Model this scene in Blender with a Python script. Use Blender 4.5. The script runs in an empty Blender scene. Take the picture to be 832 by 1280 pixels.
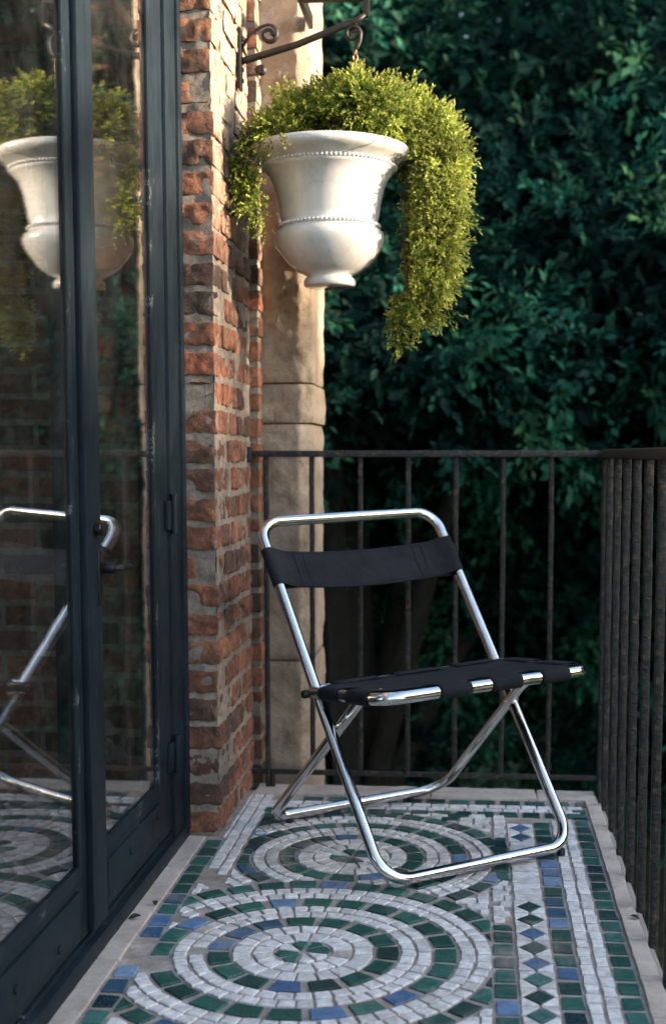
import bpy, bmesh, math, random
import numpy as np
from mathutils import Vector, Matrix, noise
R = math.radians
rnd = random.Random(7)
sc = bpy.context.scene
COL = sc.collection

# ------------------------------------------------------------------ helpers
def mesh_obj(name, verts, faces, mats, parent=None, smooth=False, midx=None, attr=None):
    me = bpy.data.meshes.new(name)
    me.from_pydata([tuple(v) for v in verts], [], faces)
    if not isinstance(mats, (list, tuple)): mats = [mats]
    for m in mats: me.materials.append(m)
    if midx is not None: me.polygons.foreach_set('material_index', midx)
    if smooth: me.polygons.foreach_set('use_smooth', [True]*len(me.polygons))
    if attr is not None:
        a = me.attributes.new('tint', 'FLOAT', 'FACE'); a.data.foreach_set('value', attr)
    me.update()
    o = bpy.data.objects.new(name, me); COL.objects.link(o)
    if parent: o.parent = parent
    return o

def tag(o, label=None, cat=None, group=None, kind=None):
    if label: o['label'] = label
    if cat: o['category'] = cat
    if group: o['group'] = group
    if kind: o['kind'] = kind
    return o

def thing(name, loc, label, cat, group=None):
    o = bpy.data.objects.new(name, None); COL.objects.link(o); o.location = loc
    o.empty_display_size = .1
    return tag(o, label, cat, group)

class MB:
    """collects shapes, in world coordinates, into one mesh"""
    def __init__(s): s.v = []; s.f = []; s.m = []; s.t = []; s.cur = 0; s.tint = 0.
    def add(s, vs, fs):
        n = len(s.v); s.v += [tuple(v) for v in vs]
        for f in fs: s.f.append([i+n for i in f]); s.m.append(s.cur); s.t.append(s.tint)
    def box(s, x0, x1, y0, y1, z0, z1, b=0.):
        if b <= 0:
            s.add([(x, y, z) for x in (x0, x1) for y in (y0, y1) for z in (z0, z1)],
                  [(0,1,3,2),(4,6,7,5),(0,4,5,1),(2,3,7,6),(0,2,6,4),(1,5,7,3)]); return
        bm = bmesh.new(); bmesh.ops.create_cube(bm, size=1)
        for v in bm.verts:
            v.co = Vector(((x0+x1)/2+v.co.x*(x1-x0), (y0+y1)/2+v.co.y*(y1-y0), (z0+z1)/2+v.co.z*(z1-z0)))
        bmesh.ops.bevel(bm, geom=list(bm.edges), offset=b, segments=2, profile=.6, affect='EDGES')
        bm.verts.index_update()
        s.add([v.co for v in bm.verts], [[v.index for v in f.verts] for f in bm.faces]); bm.free()
    def tube(s, pts, r, n=12, closed=False, sx=1., cap=True):
        pts = [Vector(p) for p in pts]; N = len(pts)
        rs = r if isinstance(r, (list, tuple)) else [r]*N
        T = []
        for i in range(N):
            a = pts[i-1] if (i > 0 or closed) else pts[i]
            b = pts[(i+1) % N] if (i < N-1 or closed) else pts[i]
            T.append((b-a).normalized())
        nrm = T[0].orthogonal().normalized(); vs = []
        for i in range(N):
            nrm = (nrm - T[i]*nrm.dot(T[i])).normalized(); bi = T[i].cross(nrm)
            for k in range(n):
                a = 2*math.pi*k/n
                vs.append(pts[i] + nrm*math.cos(a)*rs[i] + bi*math.sin(a)*rs[i]*sx)
        fs = []
        for i in range(N if closed else N-1):
            j = (i+1) % N
            # match twist for closed loops
            off = 0
            if closed and j == 0:
                off = min(range(n), key=lambda q: (vs[i*n]-vs[j*n+q]).length)
            for k in range(n):
                fs.append((i*n+k, i*n+(k+1) % n, j*n+(k+1+off) % n, j*n+(k+off) % n))
        if not closed and cap:
            fs.append(tuple(range(n-1, -1, -1))); fs.append(tuple(range((N-1)*n, N*n)))
        s.add(vs, fs)
    def lathe(s, prof, c, n=48, sweep=2*math.pi):
        vs = []; fs = []
        for (r, z) in prof:
            for k in range(n):
                a = 2*math.pi*k/n; vs.append((c[0]+r*math.cos(a), c[1]+r*math.sin(a), c[2]+z))
        for i in range(len(prof)-1):
            for k in range(n):
                fs.append((i*n+k, i*n+(k+1) % n, (i+1)*n+(k+1) % n, (i+1)*n+k))
        s.add(vs, fs)
    def sphere(s, c, r, n=10):
        s.lathe([(r*math.sin(math.pi*i/(n//2+1)) if 0 < i < n//2+1 else 1e-4, -r*math.cos(math.pi*i/(n//2+1))) for i in range(n//2+2)], c, n)
    def disc(s, c, axis, r, h, n=16, b=.15):
        """short cylinder with rounded rim, along axis"""
        ax = Vector(axis).normalized(); c = Vector(c)
        s.tube([c, c+ax*h*b, c+ax*h*(1-b), c+ax*h], [r*(1-b), r, r, r*(1-b)], n)
    def build(s, name, mats, parent=None, smooth=False, world=True):
        o = mesh_obj(name, s.v, s.f, mats, None, smooth, s.m, s.t)
        if parent:
            o.parent = parent
            p = parent; off = Vector((0, 0, 0))
            while p: off += Vector(p.location); p = p.parent
            o.data.transform(Matrix.Translation(-off))
        return o

def auto(o, ang=35):
    me = o.data; bm = bmesh.new(); bm.from_mesh(me)
    for f in bm.faces: f.smooth = True
    for e in bm.edges:
        if len(e.link_faces) == 2 and e.calc_face_angle(0) > R(ang): e.smooth = False
    bm.to_mesh(me); bm.free(); return o

def round_path(pts, rad, closed=False, seg=8):
    pts = [Vector(p) for p in pts]; N = len(pts); out = []
    rads = rad if isinstance(rad, (list, tuple)) else [rad]*N
    for i in range(N):
        if not closed and i in (0, N-1): out.append(pts[i]); continue
        a = pts[i-1]; b = pts[i]; c = pts[(i+1) % N]; r = rads[i]
        u = (a-b).normalized(); w = (c-b).normalized()
        p0 = b+u*r; p1 = b+w*r
        for k in range(seg+1):
            t = k/seg
            # blend quadratic with circle-like cubic
            q = p0*(1-t)**3 + (p0+(b-p0)*.56)*3*t*(1-t)**2 + (p1+(b-p1)*.56)*3*t*t*(1-t) + p1*t**3
            out.append(q)
    return out

# ------------------------------------------------------------------ materials
def mat(name):
    m = bpy.data.materials.new(name); m.use_nodes = True
    nt = m.node_tree; return m, nt, nt.nodes, nt.links, nt.nodes['Principled BSDF']
def nn(nt, t, **k):
    n = nt.nodes.new(t)
    for a, b in k.items(): setattr(n, a, b)
    return n
def noise_n(nt, scale, detail=6, rough=.6, vec=None, dist=0):
    n = nt.nodes.new('ShaderNodeTexNoise'); n.inputs['Scale'].default_value = scale
    n.inputs['Detail'].default_value = detail; n.inputs['Roughness'].default_value = rough
    n.inputs['Distortion'].default_value = dist
    if vec is None:
        g = nt.nodes.get('geo') or nt.nodes.new('ShaderNodeNewGeometry'); g.name = 'geo'; vec = g.outputs['Position']
        tc = nt.nodes.get('tc') or nt.nodes.new('ShaderNodeTexCoord'); tc.name = 'tc'; vec = tc.outputs['Object']
    nt.links.new(vec, n.inputs['Vector']); return n
def ramp(nt, src, stops, interp='LINEAR'):
    r = nt.nodes.new('ShaderNodeValToRGB'); r.color_ramp.interpolation = interp
    e = r.color_ramp.elements
    while len(e) < len(stops): e.new(.5)
    for i, (p, c) in enumerate(stops):
        e[i].position = p; e[i].color = (*c, 1) if len(c) == 3 else c
    nt.links.new(src, r.inputs['Fac']); return r
def mixc(nt, fac, a, b, mode='MIX'):
    m = nt.nodes.new('ShaderNodeMix'); m.data_type = 'RGBA'; m.blend_type = mode
    for s, v in ((m.inputs[0], fac), (m.inputs[6], a), (m.inputs[7], b)):
        if isinstance(v, (int, float)): s.default_value = v
        elif isinstance(v, tuple): s.default_value = (*v, 1)
        else: nt.links.new(v, s)
    return m.outputs[2]
def bump(nt, bs, src, strength=.4, dist=.004, prev=None):
    b = nt.nodes.new('ShaderNodeBump'); b.inputs['Strength'].default_value = strength
    b.inputs['Distance'].default_value = dist; nt.links.new(src, b.inputs['Height'])
    if prev is not None: nt.links.new(prev, b.inputs['Normal'])
    nt.links.new(b.outputs[0], bs.inputs['Normal']); return b.outputs[0]
def g3(v): return (v, v, v)
def tintn(nt):
    a = nt.nodes.new('ShaderNodeAttribute'); a.attribute_name = 'tint'; return a.outputs['Fac']

def mk_brick():
    m, nt, N, L, bs = mat('brick_clay')
    t = tintn(nt)
    base = ramp(nt, t, [(0, (.065, .045, .038)), (.25, (.12, .060, .042)), (.45, (.20, .085, .053)), (.62, (.28, .105, .060)), (.8, (.36, .155, .085)), (1, (.27, .088, .050))])
    n1 = noise_n(nt, 26, 8, .7); v1 = ramp(nt, n1.outputs[0], [(.33, g3(.38)), (.52, g3(1.05)), (.68, g3(1.6))])
    c = mixc(nt, 1., base.outputs[0], v1.outputs[0], 'MULTIPLY')
    # soot
    n2 = noise_n(nt, 9, 6, .65); s = ramp(nt, n2.outputs[0], [(.45, g3(0)), (.64, g3(.8))])
    c = mixc(nt, s.outputs[0], c, (.050, .038, .033))
    # lime and mortar smears
    n3 = noise_n(nt, 14, 10, .75, dist=.6); s3 = ramp(nt, n3.outputs[0], [(.57, g3(0)), (.68, g3(.6))])
    c = mixc(nt, s3.outputs[0], c, (.42, .34, .27))
    # sunlit paleness painted into the brick colour, high on the sun-facing side
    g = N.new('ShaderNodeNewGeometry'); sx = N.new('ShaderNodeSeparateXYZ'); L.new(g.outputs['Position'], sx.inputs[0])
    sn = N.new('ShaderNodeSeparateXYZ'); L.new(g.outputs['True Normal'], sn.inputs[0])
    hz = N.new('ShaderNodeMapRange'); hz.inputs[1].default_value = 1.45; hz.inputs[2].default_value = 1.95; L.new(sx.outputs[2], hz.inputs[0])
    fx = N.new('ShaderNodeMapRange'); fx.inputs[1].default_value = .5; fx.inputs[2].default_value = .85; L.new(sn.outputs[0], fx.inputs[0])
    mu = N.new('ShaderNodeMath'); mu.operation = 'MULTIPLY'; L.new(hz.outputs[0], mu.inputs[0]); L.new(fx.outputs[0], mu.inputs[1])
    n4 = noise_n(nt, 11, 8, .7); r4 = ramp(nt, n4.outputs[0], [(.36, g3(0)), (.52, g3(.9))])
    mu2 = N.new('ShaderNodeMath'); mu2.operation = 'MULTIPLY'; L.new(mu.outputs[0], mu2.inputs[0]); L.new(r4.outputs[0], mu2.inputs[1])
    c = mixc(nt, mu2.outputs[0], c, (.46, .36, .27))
    L.new(c, bs.inputs['Base Color']); bs.inputs['Roughness'].default_value = .92
    n5 = noise_n(nt, 160, 8, .75); b1 = bump(nt, bs, n5.outputs[0], .9, .004)
    n6 = noise_n(nt, 45, 8, .7); bump(nt, bs, n6.outputs[0], 1., .009, b1)
    return m
def mk_mortar():
    m, nt, N, L, bs = mat('lime_mortar')
    n1 = noise_n(nt, 35, 8, .7); c = ramp(nt, n1.outputs[0], [(.3, (.13, .105, .085)), (.5, (.24, .20, .165)), (.7, (.36, .31, .26))])
    n2 = noise_n(nt, 6, 5, .6); s = ramp(nt, n2.outputs[0], [(.52, g3(0)), (.7, g3(.6))])
    L.new(mixc(nt, s.outputs[0], c.outputs[0], (.13, .11, .10)), bs.inputs['Base Color']); bs.inputs['Roughness'].default_value = .95
    n5 = noise_n(nt, 220, 6, .7); b1 = bump(nt, bs, n5.outputs[0], .6, .003)
    n6 = noise_n(nt, 50, 6, .7); bump(nt, bs, n6.outputs[0], .8, .006, b1)
    return m
def mk_stone(name, cols, sc_=8, bd=.008):
    m, nt, N, L, bs = mat(name)
    n1 = noise_n(nt, sc_, 9, .68); c = ramp(nt, n1.outputs[0], [(.28, cols[0]), (.5, cols[1]), (.72, cols[2])])
    n2 = noise_n(nt, 60, 5, .6); s = ramp(nt, n2.outputs[0], [(.56, g3(0)), (.72, g3(.5))])
    c2 = mixc(nt, s.outputs[0], c.outputs[0], cols[3])
    L.new(c2, bs.inputs['Base Color']); bs.inputs['Roughness'].default_value = .9
    n5 = noise_n(nt, 110, 8, .8); b1 = bump(nt, bs, n5.outputs[0], .9, .005)
    n6 = noise_n(nt, 22, 7, .65); bump(nt, bs, n6.outputs[0], .75, bd, b1)
    return m
def mk_tile(name, stops, rough, wear, wearcol=(.32, .28, .24), speck=None):
    m, nt, N, L, bs = mat(name)
    t = tintn(nt); c = ramp(nt, t, stops).outputs[0]
    n1 = noise_n(nt, 45, 8, .7); v = ramp(nt, n1.outputs[0], [(.33, g3(.62)), (.66, g3(1.18))])
    c = mixc(nt, 1., c, v.outputs[0], 'MULTIPLY')
    n4 = noise_n(nt, 260, 4, .8); r4 = ramp(nt, n4.outputs[0], [(.56, g3(0)), (.70, g3(.5))])
    c = mixc(nt, r4.outputs[0], c, (.45, .45, .42))
    n2 = noise_n(nt, 3.2, 9, .72, dist=.4); w = ramp(nt, n2.outputs[0], [(wear, g3(0)), (wear+.14, g3(.75))])
    c = mixc(nt, w.outputs[0], c, wearcol)
    L.new(c, bs.inputs['Base Color'])
    rr = ramp(nt, n2.outputs[0], [(wear-.1, g3(rough)), (wear+.1, g3(.85))]); L.new(rr.outputs[0], bs.inputs['Roughness'])
    n5 = noise_n(nt, 90, 6, .65); bump(nt, bs, n5.outputs[0], .35, .0025)
    return m
def mk_grout():
    m, nt, N, L, bs = mat('mosaic_grout')
    n1 = noise_n(nt, 18, 9, .75); c = ramp(nt, n1.outputs[0], [(.3, (.19, .165, .145)), (.5, (.34, .30, .27)), (.7, (.52, .47, .43))])
    n2 = noise_n(nt, 3, 6, .7); s = ramp(nt, n2.outputs[0], [(.5, g3(0)), (.7, g3(.5))])
    L.new(mixc(nt, s.outputs[0], c.outputs[0], (.30, .17, .10)), bs.inputs['Base Color']); bs.inputs['Roughness'].default_value = .95
    n5 = noise_n(nt, 180, 8, .75); bump(nt, bs, n5.outputs[0], .7, .003)
    return m
def mk_iron():
    m, nt, N, L, bs = mat('black_iron')
    n1 = noise_n(nt, 60, 6, .7); c = ramp(nt, n1.outputs[0], [(.3, (.002, .003, .005)), (.54, (.005, .007, .010)), (.66, (.085, .052, .030))])  # rust specks, increased to stand in for warm sunlit grain
    L.new(c.outputs[0], bs.inputs['Base Color']); bs.inputs['Roughness'].default_value = .42; bs.inputs['Specular IOR Level'].default_value = .5
    n5 = noise_n(nt, 150, 5, .65); b1 = bump(nt, bs, n5.outputs[0], 1., .006)
    n6 = noise_n(nt, 60, 4, .6); bump(nt, bs, n6.outputs[0], .5, .004, b1)
    return m
def mk_doorpaint(nm='slate_blue_paint', lo=.40, sc2=70, sc3=9, strg=.4):
    m, nt, N, L, bs = mat(nm)
    n1 = noise_n(nt, 5, 6, .6); c = ramp(nt, n1.outputs[0], [(.3, (.004, .009, .014)), (.7, (.009, .018, .026))])
    n2 = noise_n(nt, sc2, 9, .8); n3 = noise_n(nt, sc3, 3, .5)
    ad = N.new('ShaderNodeMath'); ad.operation = 'MULTIPLY'; L.new(n2.outputs[0], ad.inputs[0]); L.new(n3.outputs[0], ad.inputs[1])
    w = ramp(nt, ad.outputs[0], [(lo, g3(0)), (lo+.03, g3(strg))])
    c2 = mixc(nt, w.outputs[0], c.outputs[0], (.22, .24, .25))
    # dust and streaks
    mp = N.new('ShaderNodeMapping'); mp.inputs['Scale'].default_value = (9, 9, 1.2); tc = N.new('ShaderNodeTexCoord'); L.new(tc.outputs['Object'], mp.inputs[0])
    n4 = noise_n(nt, 6, 7, .7, mp.outputs[0]); d = ramp(nt, n4.outputs[0], [(.5, g3(0)), (.75, g3(.3))])
    c3 = mixc(nt, d.outputs[0], c2, (.05, .06, .068))
    L.new(c3, bs.inputs['Base Color'])
    rr = ramp(nt, n1.outputs[0], [(.3, g3(.4)), (.7, g3(.62))]); L.new(rr.outputs[0], bs.inputs['Roughness']); bs.inputs['Specular IOR Level'].default_value = .18
    n5 = noise_n(nt, 130, 6, .7); b1 = bump(nt, bs, n5.outputs[0], .25, .002)
    n6 = noise_n(nt, 14, 5, .6); bump(nt, bs, n6.outputs[0], .3, .004, b1)
    return m
def mk_chrome():
    m, nt, N, L, bs = mat('chrome_tube')
    n1 = noise_n(nt, 30, 8, .7); c = ramp(nt, n1.outputs[0], [(.3, (.60, .59, .58)), (.64, (.72, .73, .74)), (.76, (.42, .31, .21))])
    L.new(c.outputs[0], bs.inputs['Base Color']); bs.inputs['Metallic'].default_value = 1
    nq = noise_n(nt, 140, 8, .8); rr = ramp(nt, nq.outputs[0], [(.4, g3(.09)), (.72, g3(.26))]); L.new(rr.outputs[0], bs.inputs['Roughness'])
    n5 = noise_n(nt, 25, 3, .5); bump(nt, bs, n5.outputs[0], .06, .004)
    return m
def mk_fabric():
    m, nt, N, L, bs = mat('black_canvas')
    n1 = noise_n(nt, 12, 6, .7); c = ramp(nt, n1.outputs[0], [(.35, (.006, .008, .011)), (.7, (.014, .017, .022))])
    n2 = noise_n(nt, 500, 3, .8); d = ramp(nt, n2.outputs[0], [(.55, g3(0)), (.8, g3(.25))])
    L.new(mixc(nt, d.outputs[0], c.outputs[0], (.085, .09, .10)), bs.inputs['Base Color']); bs.inputs['Roughness'].default_value = .9
    w = N.new('ShaderNodeTexWave'); w.inputs['Scale'].default_value = 260; w.bands_direction = 'DIAGONAL'
    tc = N.new('ShaderNodeTexCoord'); L.new(tc.outputs['Object'], w.inputs['Vector'])
    b1 = bump(nt, bs, w.outputs['Fac'], .25, .001)
    n3 = noise_n(nt, 14, 5, .6, dist=.8); bump(nt, bs, n3.outputs[0], .55, .012, b1)
    bs.inputs['Specular IOR Level'].default_value = .25
    return m
def simple(name, col, rough=.6, metal=0., bsc=80, bst=.3, bd=.002, var=.25):
    m, nt, N, L, bs = mat(name)
    n1 = noise_n(nt, 20, 7, .7)
    c = ramp(nt, n1.outputs[0], [(.3, tuple(x*(1-var) for x in col)), (.7, tuple(min(1, x*(1+var)) for x in col))])
    L.new(c.outputs[0], bs.inputs['Base Color']); bs.inputs['Roughness'].default_value = rough; bs.inputs['Metallic'].default_value = metal
    n5 = noise_n(nt, bsc, 5, .6); bump(nt, bs, n5.outputs[0], bst, bd); return m
def mk_ceramic():
    m, nt, N, L, bs = mat('glazed_ceramic')
    n1 = noise_n(nt, 10, 7, .65); c = ramp(nt, n1.outputs[0], [(.3, (.52, .51, .50)), (.55, (.64, .63, .625)), (.75, (.68, .67, .66))])
    n2 = noise_n(nt, 5, 10, .8); s = ramp(nt, n2.outputs[0], [(.55, g3(0)), (.70, g3(.5))])
    vo = N.new('ShaderNodeTexVoronoi'); vo.feature = 'DISTANCE_TO_EDGE'; vo.inputs['Scale'].default_value = 5.5
    tc = N.new('ShaderNodeTexCoord'); n7 = noise_n(nt, 9, 4, .6); mv = N.new('ShaderNodeMix'); mv.data_type = 'VECTOR'; mv.inputs[0].default_value = .12
    L.new(tc.outputs['Object'], mv.inputs[4]); L.new(n7.outputs['Color'], mv.inputs[5]); L.new(mv.outputs[1], vo.inputs['Vector'])
    cr = ramp(nt, vo.outputs['Distance'], [(0, g3(.28)), (.006, g3(0))])
    c2 = mixc(nt, s.outputs[0], c.outputs[0], (.46, .40, .34)); mp = N.new('ShaderNodeMapping'); mp.inputs['Scale'].default_value = (1, 1, .12); L.new(tc.outputs['Object'], mp.inputs[0])
    nz_ = noise_n(nt, 55, 6, .7, mp.outputs[0]); st = ramp(nt, nz_.outputs[0], [(.54, g3(0)), (.72, g3(.30))]); c2 = mixc(nt, st.outputs[0], c2, (.36, .31, .26))
    c3 = mixc(nt, cr.outputs[0], c2, (.30, .25, .20))
    L.new(c3, bs.inputs['Base Color']); bs.inputs['Roughness'].default_value = .2
    bs.inputs['Coat Weight'].default_value = .7; bs.inputs['Coat Roughness'].default_value = .05
    n5 = noise_n(nt, 30, 4, .5); bump(nt, bs, n5.outputs[0], .12, .003); return m
def mk_glass():
    m = bpy.data.materials.new('window_glass'); m.use_nodes = True; nt = m.node_tree; N = nt.nodes; L = nt.links
    N.clear(); out = N.new('ShaderNodeOutputMaterial'); mx = N.new('ShaderNodeMixShader')
    tr = N.new('ShaderNodeBsdfTransparent'); tr.inputs[0].default_value = (.93, .95, .95, 1)
    gl = N.new('ShaderNodeBsdfGlossy'); gl.inputs['Roughness'].default_value = .012; gl.inputs[0].default_value = (1, 1, 1, 1)
    g = N.new('ShaderNodeNewGeometry'); dt = N.new('ShaderNodeVectorMath'); dt.operation = 'DOT_PRODUCT'
    L.new(g.outputs['Normal'], dt.inputs[0]); L.new(g.outputs['Incoming'], dt.inputs[1])
    ab = N.new('ShaderNodeMath'); ab.operation = 'ABSOLUTE'; L.new(dt.outputs['Value'], ab.inputs[0])
    om = N.new('ShaderNodeMath'); om.operation = 'SUBTRACT'; om.inputs[0].default_value = 1; L.new(ab.outputs[0], om.inputs[1])
    pw = N.new('ShaderNodeMath'); pw.operation = 'POWER'; pw.inputs[1].default_value = 3.6; L.new(om.outputs[0], pw.inputs[0])
    mr = N.new('ShaderNodeMapRange'); mr.inputs[3].default_value = .06; mr.inputs[4].default_value = .98; L.new(pw.outputs[0], mr.inputs[0])
    L.new(mr.outputs[0], mx.inputs[0]); L.new(tr.outputs[0], mx.inputs[1]); L.new(gl.outputs[0], mx.inputs[2])
    # dust film
    df = N.new('ShaderNodeBsdfDiffuse'); df.inputs[0].default_value = (.35, .36, .36, 1); m2 = N.new('ShaderNodeMixShader')
    n = noise_n(nt, 5, 9, .75); r = ramp(nt, n.outputs[0], [(.42, g3(.002)), (.72, g3(.035))]); L.new(r.outputs[0], m2.inputs[0])
    L.new(mx.outputs[0], m2.inputs[1]); L.new(df.outputs[0], m2.inputs[2])
    nb = noise_n(nt, 3, 2, .4); bp = N.new('ShaderNodeBump'); bp.inputs['Strength'].default_value = .05; bp.inputs['Distance'].default_value = .01
    L.new(nb.outputs[0], bp.inputs['Height']); L.new(bp.outputs[0], gl.inputs['Normal'])
    L.new(m2.outputs[0], out.inputs[0]); return m
def mk_leaf(name, stops, trans=.3, rough=.5, nscale=1.2):
    m, nt, N, L, bs = mat(name)
    t = tintn(nt); c = ramp(nt, t, stops)
    n1 = noise_n(nt, nscale, 3, .5); v = ramp(nt, n1.outputs[0], [(.36, g3(.5)), (.64, g3(1.5))])
    c2 = mixc(nt, 1., c.outputs[0], v.outputs[0], 'MULTIPLY')
    L.new(c2, bs.inputs['Base Color']); bs.inputs['Roughness'].default_value = rough; bs.inputs['Specular IOR Level'].default_value = .15
    tr = N.new('ShaderNodeBsdfTranslucent'); L.new(c2, tr.inputs[0]); mx = N.new('ShaderNodeMixShader'); mx.inputs[0].default_value = trans
    out = [n for n in N if n.type == 'OUTPUT_MATERIAL'][0]
    L.new(bs.outputs[0], mx.inputs[1]); L.new(tr.outputs[0], mx.inputs[2]); L.new(mx.outputs[0], out.inputs[0]); return m

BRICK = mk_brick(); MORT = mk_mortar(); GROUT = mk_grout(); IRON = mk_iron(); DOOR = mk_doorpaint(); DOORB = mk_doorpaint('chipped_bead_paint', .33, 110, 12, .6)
CHROME = mk_chrome(); CANVAS = mk_fabric(); CERAM = mk_ceramic(); GLASS = mk_glass()
SANDST = mk_stone('sandstone', [(.21, .155, .11), (.40, .315, .235), (.52, .43, .34), (.27, .19, .13)], 9, .014)
COPING = mk_stone('coping_stone', [(.36, .31, .26), (.54, .48, .42), (.66, .60, .54), (.27, .18, .13)], 6, .004)
T_WHITE = mk_tile('white_marble_tile', [(0, (.62, .61, .60)), (.3, (.70, .69, .68)), (.7, (.77, .76, .75)), (.95, (.82, .81, .80)), (1, (.47, .43, .40))], .45, .545)
T_GREEN = mk_tile('green_glazed_tile', [(0, (.004, .034, .034)), (.35, (.007, .062, .052)), (.7, (.012, .098, .078)), (1, (.035, .15, .125))], .3, .555)
T_BLUE = mk_tile('blue_glazed_tile', [(0, (.025, .08, .13)), (.4, (.05, .125, .25)), (.75, (.10, .20, .37)), (1, (.20, .32, .47))], .3, .55)
T_NAVY = mk_tile('navy_glazed_tile', [(0, (.005, .02, .035)), (1, (.008, .04, .06))], .25, .68)
DARKMET = simple('bracket_iron', (.014, .012, .011), .5, .3, 90, .5, .002, .5)
SOIL = simple('potting_soil', (.03, .02, .013), .95, 0, 90, 1, .01, .4)
RUBBER = simple('black_rubber', (.008, .008, .009), .6, 0)
BOLTM = simple('dark_bolt', (.02, .02, .022), .4, .7)
CONC = simple('concrete_slab', (.24, .22, .20), .9, 0, 60, .6, .004)
WOOD = simple('interior_floor_boards', (.10, .055, .03), .35, 0, 30, .2, .002)
PLASTER = simple('interior_plaster', (.16, .14, .12), .9, 0, 20, .3, .004)
BARK = simple('tree_bark', (.018, .014, .011), .95, 0, 20, 1, .02, .4)
GRASS = simple('grass_ground', (.03, .06, .02), .95, 0, 8, 1, .05, .4)
TWIG = simple('twig', (.09, .06, .03), .9, 0)
CHAIN = simple('aged_brass_chain', (.25, .19, .11), .4, .9, 90, .3, .001)

# ------------------------------------------------------------------ bricks
def rough_brick(mb, x0, x1, y0, y1, z0, z1, seed, tint, res=.013, amp=.0045, chip=True):
    """one weathered brick: rounded block whose surface wanders"""
    dx, dy, dz = x1-x0, y1-y0, z1-z0
    n = [max(2, int(round(d/res))) for d in (dx, dy, dz)]
    cx, cy, cz = (x0+x1)/2, (y0+y1)/2, (z0+z1)/2
    idx = {}; vs = []; fs = []
    rr = .0045
    jr = random.Random(seed); rz = jr.uniform(-.02, .02); ry = jr.uniform(-.015, .015)
    def vert(i, j, k):
        key = (i, j, k)
        if key in idx: return idx[key]
        p = Vector((-dx/2+dx*i/n[0], -dy/2+dy*j/n[1], -dz/2+dz*k/n[2]))
        inner = Vector((max(-dx/2+rr, min(dx/2-rr, p.x)), max(-dy/2+rr, min(dy/2-rr, p.y)), max(-dz/2+rr, min(dz/2-rr, p.z))))
        d = p-inner
        nr = d.normalized() if d.length > 1e-6 else (Vector((0, 0, 0)))
        if d.length > 1e-6: p = inner+nr*rr
        w = Vector((cx, cy, cz))+p
        q = w*28+Vector((seed*1.7, 0, 0)); e = noise.noise(q)*amp
        q2 = w*75+Vector((seed*3.1, 5, 0)); e += noise.noise(q2)*amp*.55
        big = noise.noise(w*13+Vector((0, seed*.77, 9)))
        if chip and big > .30: e -= (big-.30)*.075
        w = w+nr*e
        w.x += p.z*ry; w.y += p.z*rz; w.z += (p.x+p.y)*rz*.8
        idx[key] = len(vs); vs.append(w); return idx[key]
    for a, b, c in ((0, 1, 2), (1, 2, 0), (2, 0, 1)):
        for side in (0, n[c]):
            for i in range(n[a]):
                for j in range(n[b]):
                    q = []
                    for (u, v) in ((i, j), (i+1, j), (i+1, j+1), (i, j+1)):
                        t = [0, 0, 0]; t[a] = u; t[b] = v; t[c] = side; q.append(vert(*t))
                    fs.append(q if side else q[::-1])
    mb.tint = tint; mb.add(vs, fs); mb.tint = 0

def mortar_sheet(mb, o, u, v, nrm, lu, lv, res=.012, amp=.004, seed=0):
    o, u, v, nrm = Vector(o), Vector(u), Vector(v), Vector(nrm)
    nu, nv = int(lu/res)+1, int(lv/res)+1; vs = []; fs = []
    for i in range(nu+1):
        for j in range(nv+1):
            p = o+u*(lu*i/nu)+v*(lv*j/nv)
            e = noise.noise(p*22+Vector((seed, 3, 1)))*amp+noise.noise(p*70)*amp*.6
            vs.append(p+nrm*e)
    for i in range(nu):
        for j in range(nv):
            a = i*(nv+1)+j; fs.append((a, a+nv+1, a+nv+2, a+1))
    mb.add(vs, fs)

CP = .0745; BH = .058
def tint_r(r, zz=0): return min(1, max(0, r.choice([.08, .25, .35, .45, .5, .55, .62, .7, .8, .95])+r.uniform(-.07, .07)))

# brick pier beside the door
PX0, PX1, PY0, PY1 = -.752, -.661, 3.235, 3.752
r = random.Random(3)
mb = MB(); c = 0; z = .008
while z < 2.75:
    bh = BH+r.uniform(-.004, .003)
    y = PY0+r.uniform(-.003, .004)
    seq = [.105, .205, .205] if c % 2 else [.205, .105, .205]
    if c % 5 == 3: seq = [.16, .16, .19]
    first = True
    for L_ in seq:
        L2 = L_-.012+r.uniform(-.006, .004); y1 = min(y+L2, PY1-.004)
        if y1-y > .02:
            jx = r.uniform(-.005, .003)
            rough_brick(mb, PX0-.03 if first else PX1-.06, PX1+jx+(-.001 if first else 0), y, y1, z, z+bh, c*7+int(y*100), tint_r(r), .0080, .0055)
        y = y1+.012+r.uniform(0, .004); first = False
    z += CP; c += 1
mb.cur = 1; top = 2.75
mortar_sheet(mb, (PX0-.03, PY0+.005, 0), (1, 0, 0), (0, 0, 1), (0, -1, 0), PX1-.006-PX0+.03, top, .012, .0045, 1)
mortar_sheet(mb, (PX1-.006, PY0+.005, 0), (0, 1, 0), (0, 0, 1), (1, 0, 0), PY1-PY0-.005, top, .012, .0045, 2)
mb.box(PX0-.03, PX1-.012, PY0+.012, PY1, 0, top)
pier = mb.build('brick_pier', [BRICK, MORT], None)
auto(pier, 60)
tag(pier, 'weathered red brick pier with pale mortar standing between the glazed door and the stone pilaster', 'brick pier')
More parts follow.
